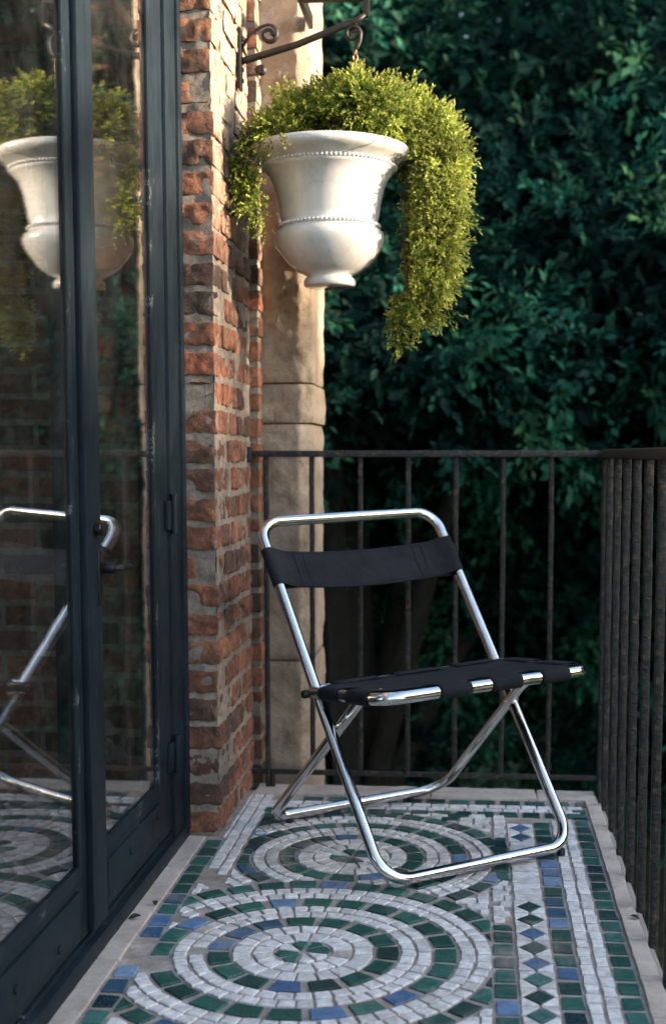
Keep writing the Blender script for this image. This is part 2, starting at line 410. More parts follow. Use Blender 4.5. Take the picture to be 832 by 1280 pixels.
# recessed brick strip behind the pier
mb = MB(); z = .03; c = 0
while z < 2.75:
    rough_brick(mb, -.72, -.640+r.uniform(-.003, .003), 3.765, 3.86, z-.25, z-.25+BH, 400+c, tint_r(r), .016, .004); z += CP; c += 1
mb.cur = 1; mb.box(-.72, -.645, 3.772, 3.86, -3.4, 2.75)
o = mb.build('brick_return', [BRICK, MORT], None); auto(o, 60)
tag(o, 'narrow strip of red brick set back between the pier and the pale stone', 'brick strip')

# stone pilaster with a splayed right edge
def stone_block(mb, x0, x1, y0, y1, z0, z1, seed, ch=.035):
    prof = [(x0, y1), (x0, y0)]
    nx = 14
    for i in range(1, nx+1): prof.append((x0+(x1-ch-x0)*i/nx, y0))
    for i in range(1, 6): prof.append((x1-ch+ch*i/5, y0+ch*.9*i/5))
    for i in range(1, 6): prof.append((x1, y0+ch*.9+(y1-y0-ch*.9)*i/5))
    nz = max(2, int((z1-z0)/.012)); vs = []; fs = []
    for k in range(nz+1):
        z = z0+(z1-z0)*k/nz; edge = min(k, nz-k)
        for (x, y) in prof:
            p = Vector((x, y, z)); e = noise.noise(p*16+Vector((seed, 0, 0)))*.008+noise.noise(p*50)*.006+abs(noise.noise(p*90))*.003; y = y+(.494+x)*-.14*1
            if edge == 0: e -= .006
            vs.append((x+e*.5 if x > x1-ch-.01 else x, y-e if y < y1-.001 else y, z))
    n = len(prof)
    for k in range(nz):
        for i in range(n-1): fs.append((k*n+i, k*n+i+1, (k+1)*n+i+1, (k+1)*n+i))
    fs.append(tuple(range(n-1, -1, -1))); fs.append(tuple(range(nz*n, nz*n+n)))
    mb.add(vs, fs)
mb = MB(); zs = [-3.4, -2.5, -1.7, -1.0, -.42, .37, 1.09, 1.21, 1.83, 2.75]
for i in range(len(zs)-1):
    jx = [0, .002, -.003, .003, 0, -.004, .003, 0, -.002][i]
    stone_block(mb, -.648, -.494+jx, 3.82+jx, 4.15, zs[i]+.003, zs[i+1]-.003, i*9)
mb.box(-.64, -.515, 3.87, 4.14, -3.4, 2.75)
pil = mb.build('stone_pilaster', SANDST, None); auto(pil, 50)
tag(pil, 'buff sandstone pilaster of stacked blocks behind the back railing, beside the brick', 'pilaster')

# ------------------------------------------------------------------ house: inner walls seen through the glass, wall over and beside the door
house = thing('brick_house', (-2.2, 2.4, 0), 'dim brick room seen behind the glazed door panes', 'house')
mb = MB(); r = random.Random(11); z = -.02; c = 0
while z < 2.6:
    # reveal next to the door
    y0 = 3.252
    if c % 2: rough_brick(mb, -1.03, -.93, y0, y0+.08, z, z+BH, c+70, tint_r(r), .018, .004); rough_brick(mb, -.915, -.79, y0, y0+.08, z, z+BH, c+170, tint_r(r), .018, .004)
    else: rough_brick(mb, -1.03, -.83, y0, y0+.08, z, z+BH, c+270, tint_r(r), .018, .004)
    x = -1.05-.11*(c % 2)
    while x > -2.4:
        rough_brick(mb, x-.205, x, 3.60, 3.66, z, z+BH, c*31+int(-x*40), tint_r(r), .03, .003, False); x -= .22
    z += CP; c += 1
mb.cur = 1
mb.box(-1.025, -.79, 3.260, 3.70, -.05, 2.6); mb.box(-4.5, -1.02, 3.608, 3.8, -.05, 2.6)
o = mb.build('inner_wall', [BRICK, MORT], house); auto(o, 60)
mb = MB(); mb.box(-4.6, -4.5, -2, 3.8, -.05, 2.6); mb.box(-4.5, -4.1, -2.1, -2, -.05, 2.6); mb.box(-1.1, -.8, -2.1, -2, -.05, 2.6); mb.box(-4.1, -1.1, -2.1, -2, -.05, .3); mb.box(-4.1, -1.1, -2.1, -2, 2.4, 2.6); o = mb.build('room_wall', PLASTER, house)  # wide opening invented in this wall to let sky light onto the brick
mb = MB(); mb.box(-4.5, -1.6, -2, 3.608, 2.6, 2.7); mb.box(-1.6, -.80, -2, 2.1, 2.6, 2.7); mb.box(-1.6, -.8, 3.25, 3.608, 2.6, 2.7); mb.build('ceiling', PLASTER, house)  # gap near the door invented so sky light falls down the inner brick
mb = MB()
for i in range(26): mb.box(-.86-.14*i-.137, -.86-.14*i, -2, 3.6, -.06, -.0+rnd.uniform(-.001, .001))
mb.build('floor', WOOD, house)
mb = MB(); mb.box(-.95, -.752, -2.1, 1.50, -.05, 2.9); mb.box(-.95, -.752, 1.50, 3.233, 2.402, 2.9); mb.box(-4.6, -1.7, -2.1, 3.76, 2.9, 3.0); mb.box(-1.7, -.66, -2.1, 2.0, 2.9, 3.0); mb.box(-1.7, -.66, 3.3, 3.76, 2.9, 3.0); mb.box(-.90, -.66, 2.0, 3.3, 2.9, 3.0)  # roof gap over the ceiling one, added to brighten the room
o = mb.build('outer_wall', [MORT], house)

# ------------------------------------------------------------------ glazed door
door = thing('glazed_door', (-.75, 2.4, 0), 'pair of slate blue metal framed glass doors with chipped paint', 'door')
XD = -.75
mb = MB()
mb.box(XD-.05, XD+.004, 3.092, 3.222, .02, 2.40, .004)
mb.box(XD-.05, XD+.012, 3.192, 3.228, .02, 2.40, .003)
mb.box(XD-.05, XD+.004, 1.50, 1.612, .02, 2.40, .004)
mb.box(XD-.049, XD+.003, 1.61, 3.094, 2.33, 2.399, .004)
auto(mb.build('jamb', DOOR, door))
mb = MB(); mb.box(XD-.06, XD+.010, 1.50, 3.226, 0, .040, .004); mb.box(XD-.055, XD-.004, 1.50, 3.2, .038, .052, .002)
auto(mb.build('threshold', DOOR, door))
def leaf(y0, y1, s0, s1, label):
    """leaf between y0..y1, stile widths s0,s1"""
    m = MB(); xb, xf = XD-.042, XD-.004
    m.box(xb, xf, y0, y0+s0, .060, 2.325, .003); m.box(xb, xf, y1-s1, y1, .060, 2.325, .003)
    m.box(xb+.001, xf-.001, y0+s0-.002, y1-s1+.002, .060, .196, .002); m.box(xb+.001, xf-.001, y0+s0-.002, y1-s1+.002, 2.22, 2.324, .002)
    f = m.build('leaf_frame', DOOR, door); auto(f); tag(f, label)
    g0, g1 = y0+s0, y1-s1
    m = MB(); bw = .016   # glazing beads, stepped
    for (d, t) in ((0, .0045), (.007, .0015)):
        m.box(xf-.0018, xf+t, g0-.006, g0+bw-d, .19, 2.226, .0012); m.box(xf-.0018, xf+t, g1-bw+d, g1+.006, .19, 2.226, .0012)
        m.box(xf-.0019, xf+t-.0006, g0+bw-d, g1-bw+d, .186, .206+.007-d, .001); m.box(xf-.0019, xf+t-.0006, g0+bw-d, g1-bw+d, 2.21, 2.228, .001)
    auto(m.build('glazing_bead', DOORB, f))
    m = MB(); m.box(XD-.009, XD-.006, g0, g1, .196, 2.22); m.build('glass', GLASS, f)
    return f
l1 = leaf(1.615, 2.392, .09, .050, 'nearer door leaf with the large pane')
l2 = leaf(2.396, 3.088, .098, .135, 'farther door leaf carrying the lever handle')
m = MB(); m.box(XD-.006, XD+.010, 2.386, 2.480, .064, 2.32, .003); auto(m.build('cover_strip', DOOR, l2))
m = MB()   # raised field on the kick plates
m.box(XD-.008, XD+.001, 2.52, 2.95, .085, .165, .003); auto(m.build('kick_panel', DOOR, l2))
m = MB(); m.box(XD-.008, XD+.001, 1.72, 2.33, .085, .165, .003); auto(m.build('kick_panel', DOOR, l1))
# handle and lock
m = MB(); m.box(XD+.008, XD+.014, 2.452, 2.478, .70, .82, .003); m.disc((XD+.012, 2.465, .775), (1, 0, 0), .012, .03)
m.tube(round_path([(XD+.012, 2.465, .775), (XD+.052, 2.465, .775), (XD+.054, 2.535, .770)], .012), .0075, 10)
auto(m.build('lever_handle', BOLTM, l2))
m = MB(); m.disc((XD+.010, 2.44, .853), (1, 0, 0), .013, .014); m.box(XD+.02, XD+.03, 2.436, 2.446, .84, .866, .002); auto(m.build('lock_knob', BOLTM, l2))
for zz in (.25, .85, 2.15):
    m = MB(); m.tube([(XD+.012, 3.088, zz-.045), (XD+.012, 3.088, zz+.045)], .0085, 10); m.tube([(XD+.012, 3.088, zz+.046), (XD+.012, 3.088, zz+.052)], .010, 10)
    m.box(XD-.004, XD+.007, 3.05, 3.124, zz-.035, zz+.035, .002); auto(m.build('hinge', DOOR, door))
# little screw heads on the kick plates
for (yy, zz, p) in ((2.69, .13, l2), (2.93, .14, l2), (1.98, .12, l1), (2.2, .10, l1)):
    m = MB(); m.disc((XD-.002, yy, zz), (1, 0, 0), .009, .007); auto(m.build('screw', DOOR, p))

# ------------------------------------------------------------------ mosaic floor
slab = MB(); slab.box(-.80, .372, -1.5, 3.745, -.16, -.008, .01)
o = slab.build('balcony_slab', CONC); tag(o, kind='structure')
# grout bed
nx, ny = 60, 240; vs = []; fs = []
for i in range(nx+1):
    for j in range(ny+1):
        x = -.765+(.335+.765)*i/nx; y = -1.4+(3.70+1.4)*j/ny
        vs.append((x, y, -.001+noise.noise(Vector((x*30, y*30, 0)))*.0012))
for i in range(nx):
    for j in range(ny):
        a = i*(ny+1)+j; fs.append((a, a+ny+1, a+ny+2, a+1))
o = mesh_obj('grout_bed', vs, fs, GROUT, smooth=True); tag(o, kind='structure')

tiles = MB(); rt = random.Random(21)
def clip(poly, nx_, ny_, d):
    """keep nx*x+ny*y <= d"""
    out = []
    for i in range(len(poly)):
        a, b = poly[i], poly[(i+1) % len(poly)]
        da = nx_*a[0]+ny_*a[1]-d; db = nx_*b[0]+ny_*b[1]-d
        if da <= 0: out.append(a)
        if (da < 0 < db) or (db < 0 < da):
            t = da/(da-db); out.append((a[0]+(b[0]-a[0])*t, a[1]+(b[1]-a[1])*t))
    return out
def area(p): return abs(sum(p[i][0]*p[(i+1) % len(p)][1]-p[(i+1) % len(p)][0]*p[i][1] for i in range(len(p))))/2
def put(poly, kind, j=.0018):
    if len(poly) < 3 or area(poly) < .00005: return
    cx = sum(p[0] for p in poly)/len(poly); cy = sum(p[1] for p in poly)/len(poly)
    s = sum(poly[i][0]*poly[(i+1) % len(poly)][1]-poly[(i+1) % len(poly)][0]*poly[i][1] for i in range(len(poly)))
    if s < 0: poly = poly[::-1]
    if noise.noise(Vector((cx*2.3+4, cy*2.3, 2))) > .5 and rt.random() < .12: return     # lost tiles, filled with grout
    poly = [(x+rt.uniform(-j, j), y+rt.uniform(-j, j)) for x, y in poly]
    z = .0032+rt.uniform(-.0006, .0006); tx, ty = rt.uniform(-.012, .012), rt.uniform(-.012, .012)
    n = len(poly); k = .90
    def P(p, sc_, dz):
        x = cx+(p[0]-cx)*sc_; y = cy+(p[1]-cy)*sc_; return (x, y, z+dz+(x-cx)*tx+(y-cy)*ty)
    size = math.sqrt(area(poly)); kk = 1-.0022/size*1.2
    vs = [P(p, 1, -.006) for p in poly]+[P(p, 1, -.0012) for p in poly]+[P(p, kk, 0) for p in poly]
    fs = []
    for l in (0, 1):
        for i in range(n): fs.append((l*n+i, l*n+(i+1) % n, (l+1)*n+(i+1) % n, (l+1)*n+i))
    fs.append(tuple(range(2*n, 3*n)))
    tiles.cur = {'w': 0, 'g': 1, 'b': 2, 'n': 3}[kind]; tiles.tint = rt.random(); tiles.add(vs, fs)
def gb(pb=.2):
    q = rt.random(); return 'b' if q < pb else ('n' if q < pb+.10 else 'g')
G = .0056
def rect(x0, x1, y0, y1, kind, cl=()):
    p = [(x0+G/2, y0+G/2), (x1-G/2, y0+G/2), (x1-G/2, y1-G/2), (x0+G/2, y1-G/2)]
    for c_ in cl: p = clip(p, *c_)
    put(p, kind)
def column(x0, x1, y0, y1, kind, pitch, gap=G, skew=0, pb=.2, blues=()):
    y = y0
    while y < y1-pitch*.5:
        h = pitch*rt.uniform(.92, 1.08); k = kind
        if kind == 'gb': k = 'b' if any(a <= y <= b for a, b in blues) and rt.random() < .8 else gb(pb)
        ye = min(y+h, y1)
        p = [(x0+G/2, y+gap/2), (x1-G/2, y+gap/2), (x1-G/2, ye-gap/2), (x0+G/2, ye-gap/2)]; put(p, k, .0022)
        y += h
YB = 3.64
# right-hand bands
column(.270, .312, -1.3, 3.56, 'gb', .0625, .017, pb=.04)
column(.238, .268, -1.3, 3.47, 'w', .046); column(.207, .237, -1.3, 3.47, 'w', .046)
column(.160, .205, -1.3, 3.46, 'gb', .066, .017, pb=.16, blues=((2.62, 2.78), (2.85, 3.06)))
# diamond band between x=.088 and .156
y = -1.3; xd0, xd1, xm = .089, .156, .1225
while y < 3.44:
    if 2.80 < y < 3.24:   # under the chair: plain white courses
        h = .04
        rect(xd0, xd1, y, y+h, 'w'); y += h; continue
    h = .079; ym = y+h/2; hw, hh = .027, .030
    if y+h > 3.46: break
    put([(xm-hw, ym), (xm, ym-hh), (xm+hw, ym), (xm, ym+hh)], 'b' if (rt.random() < .36 or y > 3.2) else 'g', .002)
    a = .0055
    for sx in (-1, 1):
        e = xm+sx*.0335
        put([(e, y+a/2), (xm+sx*.003, y+a/2), (xm+sx*.003, ym-hh-.004), (xm+sx*(hw+.001), ym-.004), (e, ym-.003)], 'w', .001)
        put([(e, y+h-a/2), (xm+sx*.003, y+h-a/2), (xm+sx*.003, ym+hh+.004), (xm+sx*(hw+.001), ym+.004), (e, ym+.003)], 'w', .001)
    y += h
# inner right-hand green column
column(.040, .085, -1.3, 2.66, 'gb', .068, .017, pb=.15); column(.052, .086, 2.94, 3.28, 'gb', .06, .014, pb=.05)
# back rows
x = -.60
while x < .262:
    w = .062*rt.uniform(.93, 1.07); put([(x+.008, 3.476), (x+w-.008, 3.476), (x+w-.008, 3.515), (x+.008, 3.515)], 'g', .002)
    x += w
x = -.50
while x < .30:
    w = .070*rt.uniform(.93, 1.07); put([(x+.008, 3.592), (x+w-.008, 3.592), (x+w-.008, 3.632), (x+.008, 3.632)], 'g', .002)
    x += w
x = -.60
while x < .25:
    w = .05*rt.uniform(.8, 1.3); rect(x, x+w, 3.520, 3.552, 'w'); rect(x+.01, x+w+.01, 3.553, 3.587, 'w'); x += w
# left-hand bands
column(-.690, -.646, -1.3, 3.20, 'gb', .068, .017, pb=.12, blues=((2.2, 2.78),))
column(-.642, -.612, 2.93, 3.70, 'w', .046); column(-.611, -.584, 2.93, 3.70, 'w', .046)
column(-.581, -.540, 3.12, 3.46, 'gb', .060, .013, pb=.15)
column(-.655, -.643, 3.22, 3.70, 'w', .05)
# concentric rings
C1 = (-.340, 2.472); C2 = (-.302, 3.092); C0 = (-.34, 1.62)
R1 = [('w', .062, .100, 14), ('w', .105, .141, 21), ('g', .149, .191, 15), ('w', .199, .226, 38), ('w', .232, .258, 44), ('g', .267, .309, 24),
      ('w', .317, .344, 59), ('w', .350, .377, 65), ('g', .386, .425, 35)]
R2 = [('w', .056, .094, 14), ('w', .099, .135, 20), ('g', .143, .179, 15), ('w', .187, .213, 36), ('w', .219, .245, 42), ('g', .253, .287, 23),
      ('w', .296, .320, 54), ('w', .326, .350, 60), ('g', .358, .392, 32)]
def in_rings(p, C, rad): return math.hypot(p[0]-C[0], p[1]-C[1]) < rad
def bounds_for(C):
    if C is C2: return [(-1, 0, .640 if False else .577), (1, 0, .085), (0, 1, 3.470)]
    return [(-1, 0, .641), (1, 0, .036)]
def ring_set(C, RS, avoid, blue):
    for k in range(8):      # petals
        a = 2*math.pi*(k+.3)/8+rt.uniform(-.05, .05); da = 2*math.pi/8*.40
        p = [(C[0]+.010*math.cos(a), C[1]+.010*math.sin(a))]+[(C[0]+rr*math.cos(a+s*da), C[1]+rr*math.sin(a+s*da)) for rr, s in ((.050, -1), (.057, 0), (.050, 1))]
        put(p, 'g' if rt.random() < .85 else 'w', .001)
    for (kd, r0, r1, n) in RS:
        ph = rt.random()
        for k in range(n):
            wob = rt.uniform(-.06, .06)
            a0 = 2*math.pi*(k+ph)/n; a1 = 2*math.pi*(k+1+ph+rt.uniform(-.04, .04))/n
            ga = (G if kd == 'w' else .017)/((r0+r1)/2)/2
            a0 += ga; a1 -= ga; am = (a0+a1)/2
            jr = rt.uniform(-.0015, .0015)
            p = [(C[0]+q*math.cos(a), C[1]+q*math.sin(a)) for q, a in ((r0+jr, a0), (r0+jr, am), (r0+jr, a1), (r1+jr, a1), (r1+jr, am), (r1+jr, a0))]
            cx = C[0]+(r0+r1)/2*math.cos(am); cy = C[1]+(r0+r1)/2*math.sin(am)
            for b in bounds_for(C):
                p = clip(p, *b)
                if len(p) < 3: break
            for (A, rad) in avoid:
                if len(p) < 3: break
                d = math.hypot(cx-A[0], cy-A[1]); ux, uy = (cx-A[0])/d, (cy-A[1])/d
                if d < rad: p = []; break
                p = clip(p, -ux, -uy, -(ux*A[0]+uy*A[1]+rad))
            if len(p) >= 3:
                put(p, (blue(am, r0) if kd == 'g' else kd), .0012)
ring_set(C1, R1, [(C0, .432)] if False else [], lambda a, r_: 'b' if (rt.random() < (.24 if r_ < .3 else .07)) else 'g')
ring_set(C2, R2, [(C1, .434)], lambda a, r_: 'b' if (rt.random() < (.5 if 3.4 < a % 6.283 < 5.0 and r_ > .2 else .12)) else 'g')
ring_set(C0, R1, [(C1, .434)], lambda a, r_: 'b' if rt.random() < .2 else 'g')
# white filler outside the rings
def filler(x0, x1, y0, y1, avoid):
    y = y0; row = 0
    while y < y1:
        h = .034*rt.uniform(.95, 1.05); x = x0-rt.uniform(0, .02)
        while x < x1:
            w = .046*rt.uniform(.8, 1.2); p = [(max(x, x0)+G/2, y+G/2), (min(x+w, x1)-G/2, y+G/2), (min(x+w, x1)-G/2, y+h-G/2), (max(x, x0)+G/2, y+h-G/2)]
            cx, cy = x+w/2, y+h/2
            if p[1][0]-p[0][0] > .012:
                for (A, rad) in avoid:
                    d = math.hypot(cx-A[0], cy-A[1])
                    if d < rad-.01: p = []; break
                    ux, uy = (cx-A[0])/d, (cy-A[1])/d
                    p = clip(p, -ux, -uy, -(ux*A[0]+uy*A[1]+rad))
                    if len(p) < 3: break
                if len(p) >= 3:
                    k = 'w'
                    if rt.random() < .05 and x0 < -.5: k = 'g'
                    put(p, k)
            x += w
        y += h
AV = [(C1, .434), (C2, .401), (C0, .434)]
filler(-.578, .037, 2.0, 3.115, AV); filler(-.538, .048, 3.115, 3.47, AV); filler(-.642, -.579, 1.2, 2.925, AV); filler(-.64, .037, 1.2, 2.0, AV)
filler(.05, .087, 3.28, 3.46, []); filler(.04, .087, 2.67, 2.93, AV)
mos = tiles.build('mosaic_tiles', [T_WHITE, T_GREEN, T_BLUE, T_NAVY]); tag(mos, kind='structure')

# stone edging: back, right (rounded, scalloped), left strip by the door
ed = MB(); re_ = random.Random(5)
def slabstone(x0, x1, y0, y1, z0, z1, rc=(0, 0), seed=0):
    """rc: corner rounding on the +x side"""
    n = 8; prof = []
    a, b = rc
    prof.append((x0, y0)); prof.append((x0, y1))
    if b > 0: prof += [(x1-b+b*math.sin(t*math.pi/12), y1-b+b*math.cos(t*math.pi/12)) for t in range(7)]
    else: prof.append((x1, y1))
    if a > 0: prof += [(x1-a+a*math.cos(t*math.pi/12), y0+a-a*math.sin(t*math.pi/12)) for t in range(7)]
    else: prof.append((x1, y0))
    prof = prof[::-1]
    # subdivide long edges
    pr = []
    for i in range(len(prof)):
        p, q = Vector(prof[i]), Vector(prof[(i+1) % len(prof)]); k = max(1, int((q-p).length/.02))
        for t in range(k): pr.append(p+(q-p)*t/k)
    cen = sum(pr, Vector((0, 0)))/len(pr); vs = []; fs = []
    lv = [(1, z0), (1, z1-.008), (.995, z1-.003), (.975, z1), (.7, z1+.0005), (.35, z1)]
    m = len(pr)
    for s_, z_ in lv:
        for p in pr:
            q = cen+(p-cen)*s_; e = noise.noise(Vector((q.x*25, q.y*25, seed)))
            vs.append((q.x+e*.002, q.y+e*.002, z_+(e*.002 if z_ > z0 else 0)))
    for l in range(len(lv)-1):
        for i in range(m): fs.append((l*m+i, l*m+(i+1) % m, (l+1)*m+(i+1) % m, (l+1)*m+i))
    fs.append(tuple(range((len(lv)-1)*m, len(lv)*m)))
    ed.add(vs, fs)
x = -.648
for w in (.27, .25, .31, .19):
    x2 = min(x+w, .352); slabstone(x+.0015, x2-.0015, 3.645, 3.752+re_.uniform(-.004, .004), -.03, .006+re_.uniform(-.001, .001), (0, 0), x*9); x = x2
y = 3.64; i = 0
joints = [3.64, 3.60, 3.457, 3.305, 3.12, 2.94, 2.77, 2.587, 2.40, 2.22, 2.04, 1.86, 1.67, 1.49, 1.3, 1.1, .9, .7, .5, .3, .1, -.1, -.3]
for a, b in zip(joints[1:], joints[:-1]):
    if b-a < .06: continue
    slabstone(.318, .355+re_.uniform(-.003, .002), a+.001, b-.001, -.03, .006+re_.uniform(-.001, .001), (.013, .010), a*7)
slabstone(.318, .352, 3.60, 3.644, -.03, .006, (0, 0), 3)
y = 3.225
for L_ in (.25, .31, .27, .36, .30, .33, .4, .4, .4, .4, .4, .4):
    slabstone(-.768, -.697, y-L_+.0015, y-.0015, -.03, .005+re_.uniform(-.001, .001), (0, 0), y*5); y -= L_
o = ed.build('stone_edging', COPING); auto(o, 40); tag(o, kind='structure')
for pts in ([(-.667, 3.24), (-.645, 3.245), (-.643, 3.70), (-.662, 3.70)],):
    pass

DRY = simple('dry_leaf', (.03, .018, .010), .8, 0)
for (x, y, s_, rz, lab) in ((-.722, 2.61, .013, .4, 'tiny dark dried leaf on the pale strip nearest the door'), (-.700, 2.70, .009, 1.9, 'smallest dried leaf crumb beside the blue tiles near the door'), (.345, 2.70, .010, 2.6, 'tiny dried leaf on the rounded edging stones under the right railing')):
    vs = []; fs = []
    for i in range(7):
        for j in range(5):
            u = i/6; v = (j/4-.5)*math.sin(math.pi*min(.98, max(.02, u)))**.7; X_ = (u-.5)*s_*2; Y_ = v*s_*1.3
            vs.append((x+X_*math.cos(rz)-Y_*math.sin(rz), y+X_*math.sin(rz)+Y_*math.cos(rz), .0085+abs(v)*s_*.9+.004*u))
    for i in range(6):
        for j in range(4): fs.append((i*5+j, (i+1)*5+j, (i+1)*5+j+1, i*5+j+1))
    o = mesh_obj('fallen_leaf', vs, fs, DRY, smooth=True); so_ = o.modifiers.new('s', 'SOLIDIFY'); so_.thickness = .0006
    tag(o, lab, 'dry leaf', 'dried leaves on the floor edge')

# ------------------------------------------------------------------ railing
rail = thing('balcony_railing', (.36, 3.72, 0), 'black wrought iron railing with square bars round the balcony edge', 'railing')
YR, XR = 3.722, .368
m = MB(); m.box(-.70, XR+.012, YR-.014, YR+.014, .990, 1.009, .004); m.box(-.672, -.655, YR-.02, YR+.02, .975, 1.02, .004)
auto(m.build('top_rail', IRON, rail))
m = MB(); m.box(XR-.017, XR+.017, -1.2, YR-.015, .988, 1.012, .006); auto(m.build('top_rail', IRON, rail))
m = MB(); m.box(-.665, XR-.004, YR-.006, YR+.006, .045, .060, .002); auto(m.build('bottom_rail', IRON, rail))
m = MB(); m.box(XR-.009, XR+.009, -1.2, YR+.01, -.055, -.035, .003); auto(m.build('bottom_rail', IRON, rail))
def bar(x, y, z0, z1, w, seed, name='baluster'):
    m = MB(); nz = 170; vs = []; fs = []; prof = []
    b = w*.18
    for sx, sy in ((-1, -1), (1, -1), (1, 1), (-1, 1)):
        a = [(sx*w/2, sy*(w/2-b)), (sx*(w/2-b), sy*w/2)]
        prof += a if sx*sy > 0 else a[::-1]
    for k in range(nz+1):
        z = z0+(z1-z0)*k/nz; ex = noise.noise(Vector((seed, z*7, 0)))*.0012; ey = noise.noise(Vector((seed, 3, z*7)))*.0012
        for p in prof:
            h_ = 1+noise.noise(Vector((p[0]*160+seed, p[1]*160, z*95)))*.11+noise.noise(Vector((p[0]*60+seed, p[1]*60, z*38)))*.08; vs.append((x+p[0]*h_+ex, y+p[1]*h_+ey, z))
    n = 8
    for k in range(nz):
        for i in range(n): fs.append((k*n+i, k*n+(i+1) % n, (k+1)*n+(i+1) % n, (k+1)*n+i))
    fs.append(tuple(range(n-1, -1, -1))); fs.append(tuple(range(nz*n, nz*n+n)))
    m.add(vs, fs); return auto(m.build(name, IRON, rail), 50)
for i, x in enumerate((-.614, -.479, -.337, -.197, -.059, .077, .215)):
    bar(x, YR, .055 if i else -.02, .992, .0145, i*3.3)
y = 3.60; i = 0
while y > -1.1:
    bar(XR, y, -.05, .99, .0185, 50+i*2.1); y -= .203; i += 1
bar(XR, YR-.002, -.05, .99, .020, 99, 'corner_post')
for pts in [[(XR-.004, YR-.004, .05), (XR-.002, YR-.06, -.03)], [(-.60, YR, .052), (-.60, YR, .0)]]+[[(XR, 3.457-.18*k, -.045), (XR-.03, 3.457-.18*k, -.012)] for k in range(8)]:
    m = MB(); m.tube(pts, .0075, 8); auto(m.build('rail_bracket', IRON, rail))
m = MB(); m.box(XR-.012, XR+.012, -1.2, YR-.03, -.090, -.058, .003); auto(m.build('fixing_plate', IRON, rail))

# ------------------------------------------------------------------ chair
V = Vector
fBL, fBR = V((-.202, 2.823, .026)), V((.244, 3.157, .026)); fTL, fTR = V((-.575, 3.336, .819)), V((-.122, 3.664, .835))
rBL, rBR = V((-.542, 3.328, .026)), V((-.093, 3.675, .026))
sFL, sFR = V((-.204, 2.807, .452)), V((.283, 3.158, .468)); sBL = V((-.403, 3.074, .418)); sBR = V((.078, 3.42, .440))
lTL, lTR = V((-.262, 2.98, .428)), V((.127, 3.292, .414))
chair = thing('folding_chair', (-.15, 3.2, 0), 'chrome tube folding chair with black canvas seat and back strap on the mosaic floor', 'chair')
RT = .0142
m = MB(); m.tube(round_path([fBL, fBR, fTR, fTL], [.075, .075, .065, .065], True, 10), RT, 16, True)
m.build('back_frame', CHROME, chair, True)
udir = (sFR-sFL).normalized(); vdir = (sFL-sBL).normalized()
m = MB(); m.tube(round_path([lTL+vdir*.075+V((0, 0, .008)), lTL, rBL, rBR, lTR, lTR+vdir*.075+V((0, 0, .02))], [0, .03, .05, .085, .03, 0], False, 9), RT*.97, 16)
m.build('leg_frame', CHROME, chair, True)
m = MB(); m.tube(round_path([sBL, sFL, sFR, sBR], [.03, .055, .055, .03], True, 8), .0150, 16, True)
m.build('seat_frame', CHROME, chair, True)
# canvas seat: sheet with tabs wrapped over the tube
def S(s, t, h=0.):   # s across 0..1, t back 0..front 1
    a = sBL+(sBR-sBL)*s; b = sFL+(sFR-sFL)*s; p = a+(b-a)*t
    return p+V((0, 0, h))
nrm = (sFR-sFL).cross(sBL-sFL).normalized()
if nrm.z < 0: nrm = -nrm
m = MB(); ns, ntt = 36, 26; vs = []; fs = []
ins_s, ins_t = .050, .075
for lay in (0, 1):
    for i in range(ns+1):
        for j in range(ntt+1):
            a = i/ns; b = j/ntt
            s = ins_s+(1-2*ins_s)*a; t = ins_t+(1-2*ins_t)*b
            sag = .0035-.013*math.sin(math.pi*a)**.7*math.sin(math.pi*b)**.7
            vs.append(S(s, t)+nrm*(.0115+sag-lay*.004+noise.noise(V((s*9, t*7, 1)))*.002))
n1 = (ns+1)*(ntt+1)
for lay in (0, 1):
    for i in range(ns):
        for j in range(ntt):
            q = [lay*n1+i*(ntt+1)+j, lay*n1+(i+1)*(ntt+1)+j, lay*n1+(i+1)*(ntt+1)+j+1, lay*n1+i*(ntt+1)+j+1]; fs.append(q if not lay else q[::-1])
m.add(vs, fs)
def wrap_tab(p0, p1, inward, L=.045):
    """fabric strip from the seat sheet over the bar between p0 and p1, and back underneath"""
    prof = [(L, .0150), (.022, .0162), (.010, .0168), (0, .0168), (-.010, .0136), (-.0160, .0060), (-.0168, -.003), (-.0138, -.0105), (-.005, -.0165), (.008, -.0162), (.024, -.008), (L+.01, .004)]
    vs = []; fs = []; K = 6
    for k in range(K+1):
        t = k/K; c = p0+(p1-p0)*t; fl = abs(t-.5)*2
        for (a, h) in prof:
            aa = a
            vs.append(c+inward*aa+nrm*h+(p1-p0).normalized()*((t-.5)*.02*max(0, a)/L))
    n = len(prof)
    for k in range(K):
        for i in range(n-1): fs.append((k*n+i, k*n+i+1, (k+1)*n+i+1, (k+1)*n+i))
    m.add(vs, fs)
def tabs(A, B, inward, fr):
    for a, b in fr: wrap_tab(A+(B-A)*a, A+(B-A)*b, inward)
iF = -vdir; 
iL = (sFR-sFL).normalized()
tabs(sFL, sFR, iF, ((.245, .39), (.49, .635), (.735, .875)))
tabs(sBL, sFL, iL, ((.20, .46), (.58, .86)))
tabs(sBR, sFR, -iL, ((.12, .42), (.56, .84)))
tabs(sBL, sBR, vdir, ((.1, .3), (.4, .6), (.7, .9)))
o = m.build('seat', CANVAS, chair, True)
sm = o.modifiers.new('s', 'SOLIDIFY'); sm.thickness = .0012; sm.offset = 0
